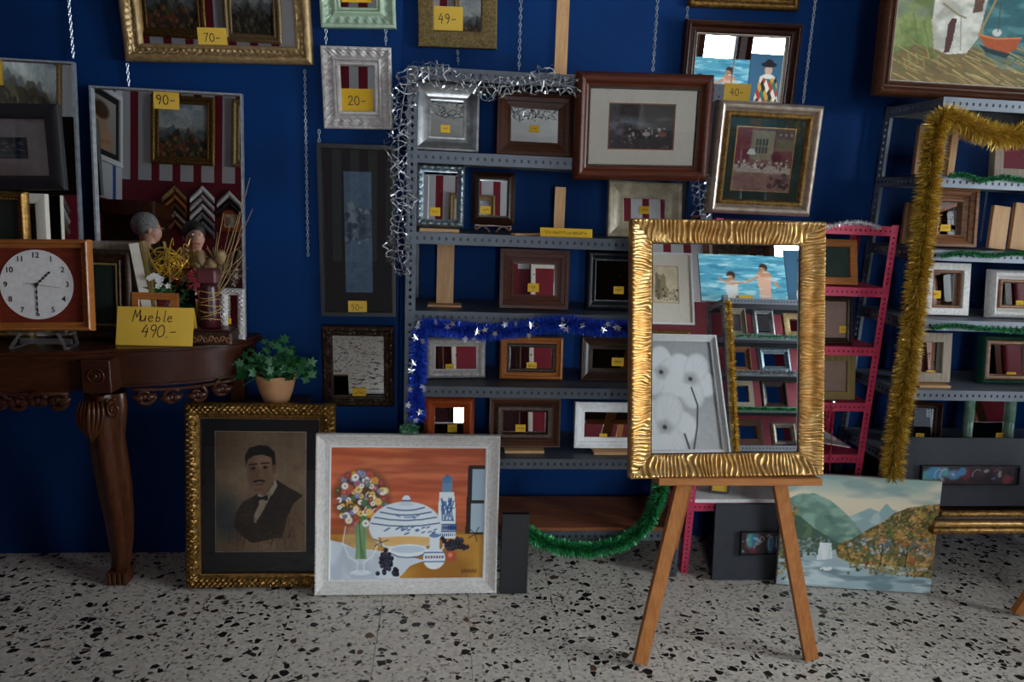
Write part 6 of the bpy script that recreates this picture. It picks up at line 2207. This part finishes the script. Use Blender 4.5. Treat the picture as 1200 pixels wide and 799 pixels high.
# corner samples of moulding, hung as chevrons
def chevron(xc, z, mat, lab, a=.12, side=False):
    rt = thing('moulding_sample', lab, 'moulding sample', (XL + .002, xc, z) if side else (xc, YR + .002, z), -math.pi / 2 if side else 0, 'chevron moulding samples on the rear wall')
    for s in (-1, 1):
        mb = MB()
        lo, hi = Vector((s * a, .012, -a)), Vector((0, .012, 0))
        d = (hi - lo)
        nrm = Vector((s * -1, 0, 1)).normalized() * -.05 * (1)
        n2 = Vector((0, 0, -.062))
        pts = [lo, hi, hi + n2, lo + n2]
        v = [(p_.x, 0, p_.z) for p_ in pts] + [(p_.x, .03, p_.z) for p_ in pts] + [((pts[0].x + pts[3].x) / 2, .045, (pts[0].z + pts[3].z) / 2), ((pts[1].x + pts[2].x) / 2, .045, (pts[1].z + pts[2].z) / 2)]
        mb.add(v, [(0, 1, 2, 3), (4, 5, 1, 0), (3, 2, 6, 7), (0, 3, 7, 4), (1, 5, 6, 2), (4, 8, 9, 5), (8, 7, 6, 9), (4, 7, 8), (5, 9, 6)])
        mb.build('arm', P(mat), rt)
for k, (mt, d) in enumerate((('gold_leaf', 'bright gold'), ('honey_wood', 'honey brown'), ('gold_dark', 'dark gold'), ('champagne', 'champagne'), ('copper_wood', 'copper brown'))):
    chevron(-2.80, 2.25 - .085 * k, mt, 'gold column: %s chevron moulding sample on the red wall' % d)
for k, (mt, d) in enumerate((('white_paint', 'plain white'), ('pewter_white', 'silver-white'), ('white_wash', 'grey-white washed'), ('silver_frame', 'bright silver'), ('light_steel', 'steel grey'))):
    chevron(-2.52, 2.26 - .09 * k, mt, 'white column: %s chevron moulding sample on the red wall' % d)
for k, (mt, d) in enumerate((('white_wash', 'pale'), ('black_paint', 'black'))):
    chevron(-2.25, 2.22 - .09 * k, mt, 'end column: %s chevron moulding sample on the red wall' % d)
for k, (mt, d) in enumerate((('silver_frame', 'bright silver'), ('white_wash', 'washed white'), ('champagne', 'champagne'))):
    chevron(-.98, 1.98 - .09 * k, mt, 'side wall column: %s chevron moulding sample' % d, side=True)
facing('brickfr', 'framed_picture', 'small picture in a brick-orange frame under the chevron samples', 'picture', -2.24, YR + .001, 1.80, .2, .22, .04, 'flat', 'orange_wood', ('picture', pic_city(), 0, None), 0, .02)
# display cabinet in the corner
cb = thing('display_cabinet', 'dark wooden display cabinet with a curved top in the red corner', 'cabinet', (-3.10, YR + .26, 0))
MB().box(-.25, .25, -.24, .20, 0.0, .9, bev=.006).build('base', P('mahogany_z'), cb)
MB().box(-.25, .25, -.24, -.22, .9, 1.88).build('back', P('mahogany_z'), cb)
for s in (-1, 1): MB().box(s * .235 - .02, s * .235 + .02, -.22, .20, .9, 1.88).build('side', P('mahogany_z'), cb)
MB().box(-.215, .215, -.22, .19, 1.36, 1.38).build('shelf', P('mahogany_z'), cb)
MB().prism([(-.28, -.25)] + [(.28 * math.cos(t), .22 + .06 * math.sin(t)) for t in np.linspace(math.pi, 0, 12)] + [(.28, -.25)], 1.88, 2.02).build('cornice', P('mahogany_z'), cb)
MB().box(-.215, .215, .19, .196, .91, 1.87).build('glass_door', P('picture_glass'), cb)
for k, x in enumerate((-.14, -.03, .1)):
    o = MB().lathe([(.03, 0), (.045, .05), (.05, .12), (.02, .16), (.022, .2)], 12, (-3.10 + x, YR + .30, 1.381)).build('glass_jar', P(['champagne', 'white_paint', 'silver_blue'][k]), None, True)
    tag(o, ['champagne', 'white', 'blue-silver'][k] + ' jar standing in the dark display cabinet', 'jar', 'jars in the display cabinet')


# ------------------------------------------------------------------ two people seen in the mirrors
paint('skin', '#b98468', '#c8937a', .5, scale=20)
paint('hair_grey', '#5c5955', '#8c8984', .8, scale=60)
paint('hair_dark', '#17110e', '#251b16', .6, scale=60)
paint('cloth_dark', '#22242b', '#2c2f38', .85, scale=40)
paint('cloth_red', '#8f1626', '#a31d30', .8, scale=40)
paint('cloth_jeans', '#2b3850', '#36465f', .85, scale=60)
paint('shoe', '#141414', '#1c1c1c', .5)


def person(label, loc, rz, H, shirt, legs, hair, glasses=False, hand_up=False):
    root = thing('person', label, 'person', loc, rz)      # faces local -y
    k = H / 1.72
    J, E, Rr = [], [], []

    def j(p_, r, parent=None):
        J.append(tuple(c * k for c in p_)); Rr.append((r[0] * k, r[1] * k) if hasattr(r, '__len__') else (r * k, r * k))
        if parent is not None: E.append((parent, len(J) - 1))
        return len(J) - 1
    pel = j((0, 0, .94), (.15, .115))
    sp1 = j((0, .005, 1.10), (.135, .105), pel)
    ch = j((0, .01, 1.28), (.155, .115), sp1)
    up = j((0, .01, 1.40), (.12, .09), ch)
    nk = j((0, .0, 1.475), .052, up)
    h0 = j((0, -.012, 1.53), (.058, .066), nk)
    h1 = j((0, -.012, 1.60), (.072, .086), h0)
    h2 = j((0, -.005, 1.665), (.066, .078), h1)
    for s in (-1, 1):
        sh = j((s * .165, .01, 1.39), .062, up)
        if hand_up and s == 1:
            el = j((s * .27, -.06, 1.18), .045, sh)
            wr = j((s * .15, -.20, 1.36), .032, el)
            ha = j((s * .12, -.19, 1.45), (.036, .02), wr)
            d = Vector((-.1, .05, .35)).normalized()
        else:
            el = j((s * .235, .02, 1.12), .046, sh)
            wr = j((s * .245, -.06, .88), .032, el)
            ha = j((s * .245, -.08, .80), (.02, .036), wr)
            d = Vector((0, -.2, -1)).normalized()
        for q_ in range(4):
            o_ = Vector(J[ha]) / k
            off = Vector((.0, (q_ - 1.5) * .018, 0)) if not (hand_up and s == 1) else Vector(((q_ - 1.5) * .018, 0, 0))
            f1 = j(tuple(o_ + off + d * .04), .0085, ha)
            f2 = j(tuple(o_ + off + d * (.065 + .006 * (q_ in (1, 2))) + Vector((-s * .008, 0, 0))), .0075, f1)
        o_ = Vector(J[ha]) / k
        t1 = j(tuple(o_ + Vector((-s * .012, -.04, .01))), .01, ha)
        j(tuple(o_ + Vector((-s * .015, -.055, 0)) + d * .03), .008, t1)
        hp = j((s * .095, .0, .88), .095, pel)
        kn = j((s * .105, -.01, .50), .06, hp)
        an = j((s * .11, .02, .10), .042, kn)
        hl = j((s * .11, .02, .045), .042, an)
        j((s * .12, -.13, .03), (.045, .026), hl)
    me = bpy.data.meshes.new('body')
    me.from_pydata(J, E, [])
    tmp = bpy.data.objects.new('body_tmp', me)
    COL.objects.link(tmp)
    tmp.modifiers.new('skin', 'SKIN').use_smooth_shade = True
    sv = me.skin_vertices[0].data
    for i, r in enumerate(Rr): sv[i].radius = r; sv[i].use_root = (i == 0)
    tmp.modifiers.new('sub', 'SUBSURF').levels = 2
    dg = bpy.context.evaluated_depsgraph_get()
    body = bpy.data.meshes.new_from_object(tmp.evaluated_get(dg))
    bpy.data.objects.remove(tmp)
    body.materials.clear()
    for m_ in ('skin', shirt, legs, 'shoe'): body.materials.append(P(m_))
    idx = []
    for pg in body.polygons:
        c = pg.center / k
        if c.z < .085: i = 3
        elif c.z < .93 and abs(c.x) < .2: i = 2
        elif c.z > 1.455: i = 0
        elif c.z < .86: i = 0
        elif hand_up and c.z > 1.37 and c.y < -.15: i = 0
        else: i = 1
        idx.append(i)
    body.polygons.foreach_set('material_index', idx)
    body.polygons.foreach_set('use_smooth', [True] * len(idx))
    bo = bpy.data.objects.new('body', body)
    COL.objects.link(bo); bo.parent = root
    hz = 1.61 * k
    MB().ball((0, .014 * k, hz + .022 * k), .098 * k, 18, 12, (.86, 1.0, .98)).build('hair', P(hair), root, True).location.z = .012 * k
    face = MB()
    face.ball((0, -.088 * k, hz - .012 * k), .015 * k, 8, 6, (.8, 1.4, 1.5))
    face.build('nose', P('skin'), root, True)
    MB().ball((0, -.034 * k, hz - .018 * k), .079 * k, 18, 12, (.82, .92, 1.12)).build('face', P('skin'), root, True)
    for s in (-1, 1):
        MB().ball((s * .028 * k, -.098 * k, hz + .012 * k), .009 * k, 8, 6, (1.2, .6, .7)).build('eye', P('white_paint'), root, True)
        MB().ball((s * .07 * k, .0, hz - .01 * k), .022 * k, 8, 6, (.4, .8, 1.3)).build('ear', P('skin'), root, True)
    MB().box(-.022 * k, .022 * k, -.101 * k, -.088 * k, hz - .058 * k, hz - .051 * k).build('mouth', P('cloth_red'), root)
    if glasses:
        g = MB()
        for s in (-1, 1):
            g.tube([(s * .03 * k + .021 * k * math.cos(t), -.112 * k, hz + .01 * k + .017 * k * math.sin(t)) for t in np.linspace(0, 6.283, 13)[:-1]], .0022, 5, closed=True)
            g.bar((s * .05 * k, -.112 * k, hz + .014 * k), (s * .07 * k, .01, hz + .01 * k), .003, .003)
        g.bar((-.01 * k, -.112 * k, hz + .014 * k), (.01 * k, -.112 * k, hz + .014 * k), .003, .003)
        g.build('glasses', P('black_paint'), root)
    return root


person('person with grey hair and glasses in a dark jacket, seen in the mirror', (-2.26, -.12, 0), rad(55), 1.72, 'cloth_dark', 'cloth_jeans', 'hair_grey', True)
person('person with dark hair and red top raising one hand, seen in the mirror', (-1.80, .22, 0), rad(150), 1.64, 'cloth_red', 'cloth_dark', 'hair_dark', False, True)
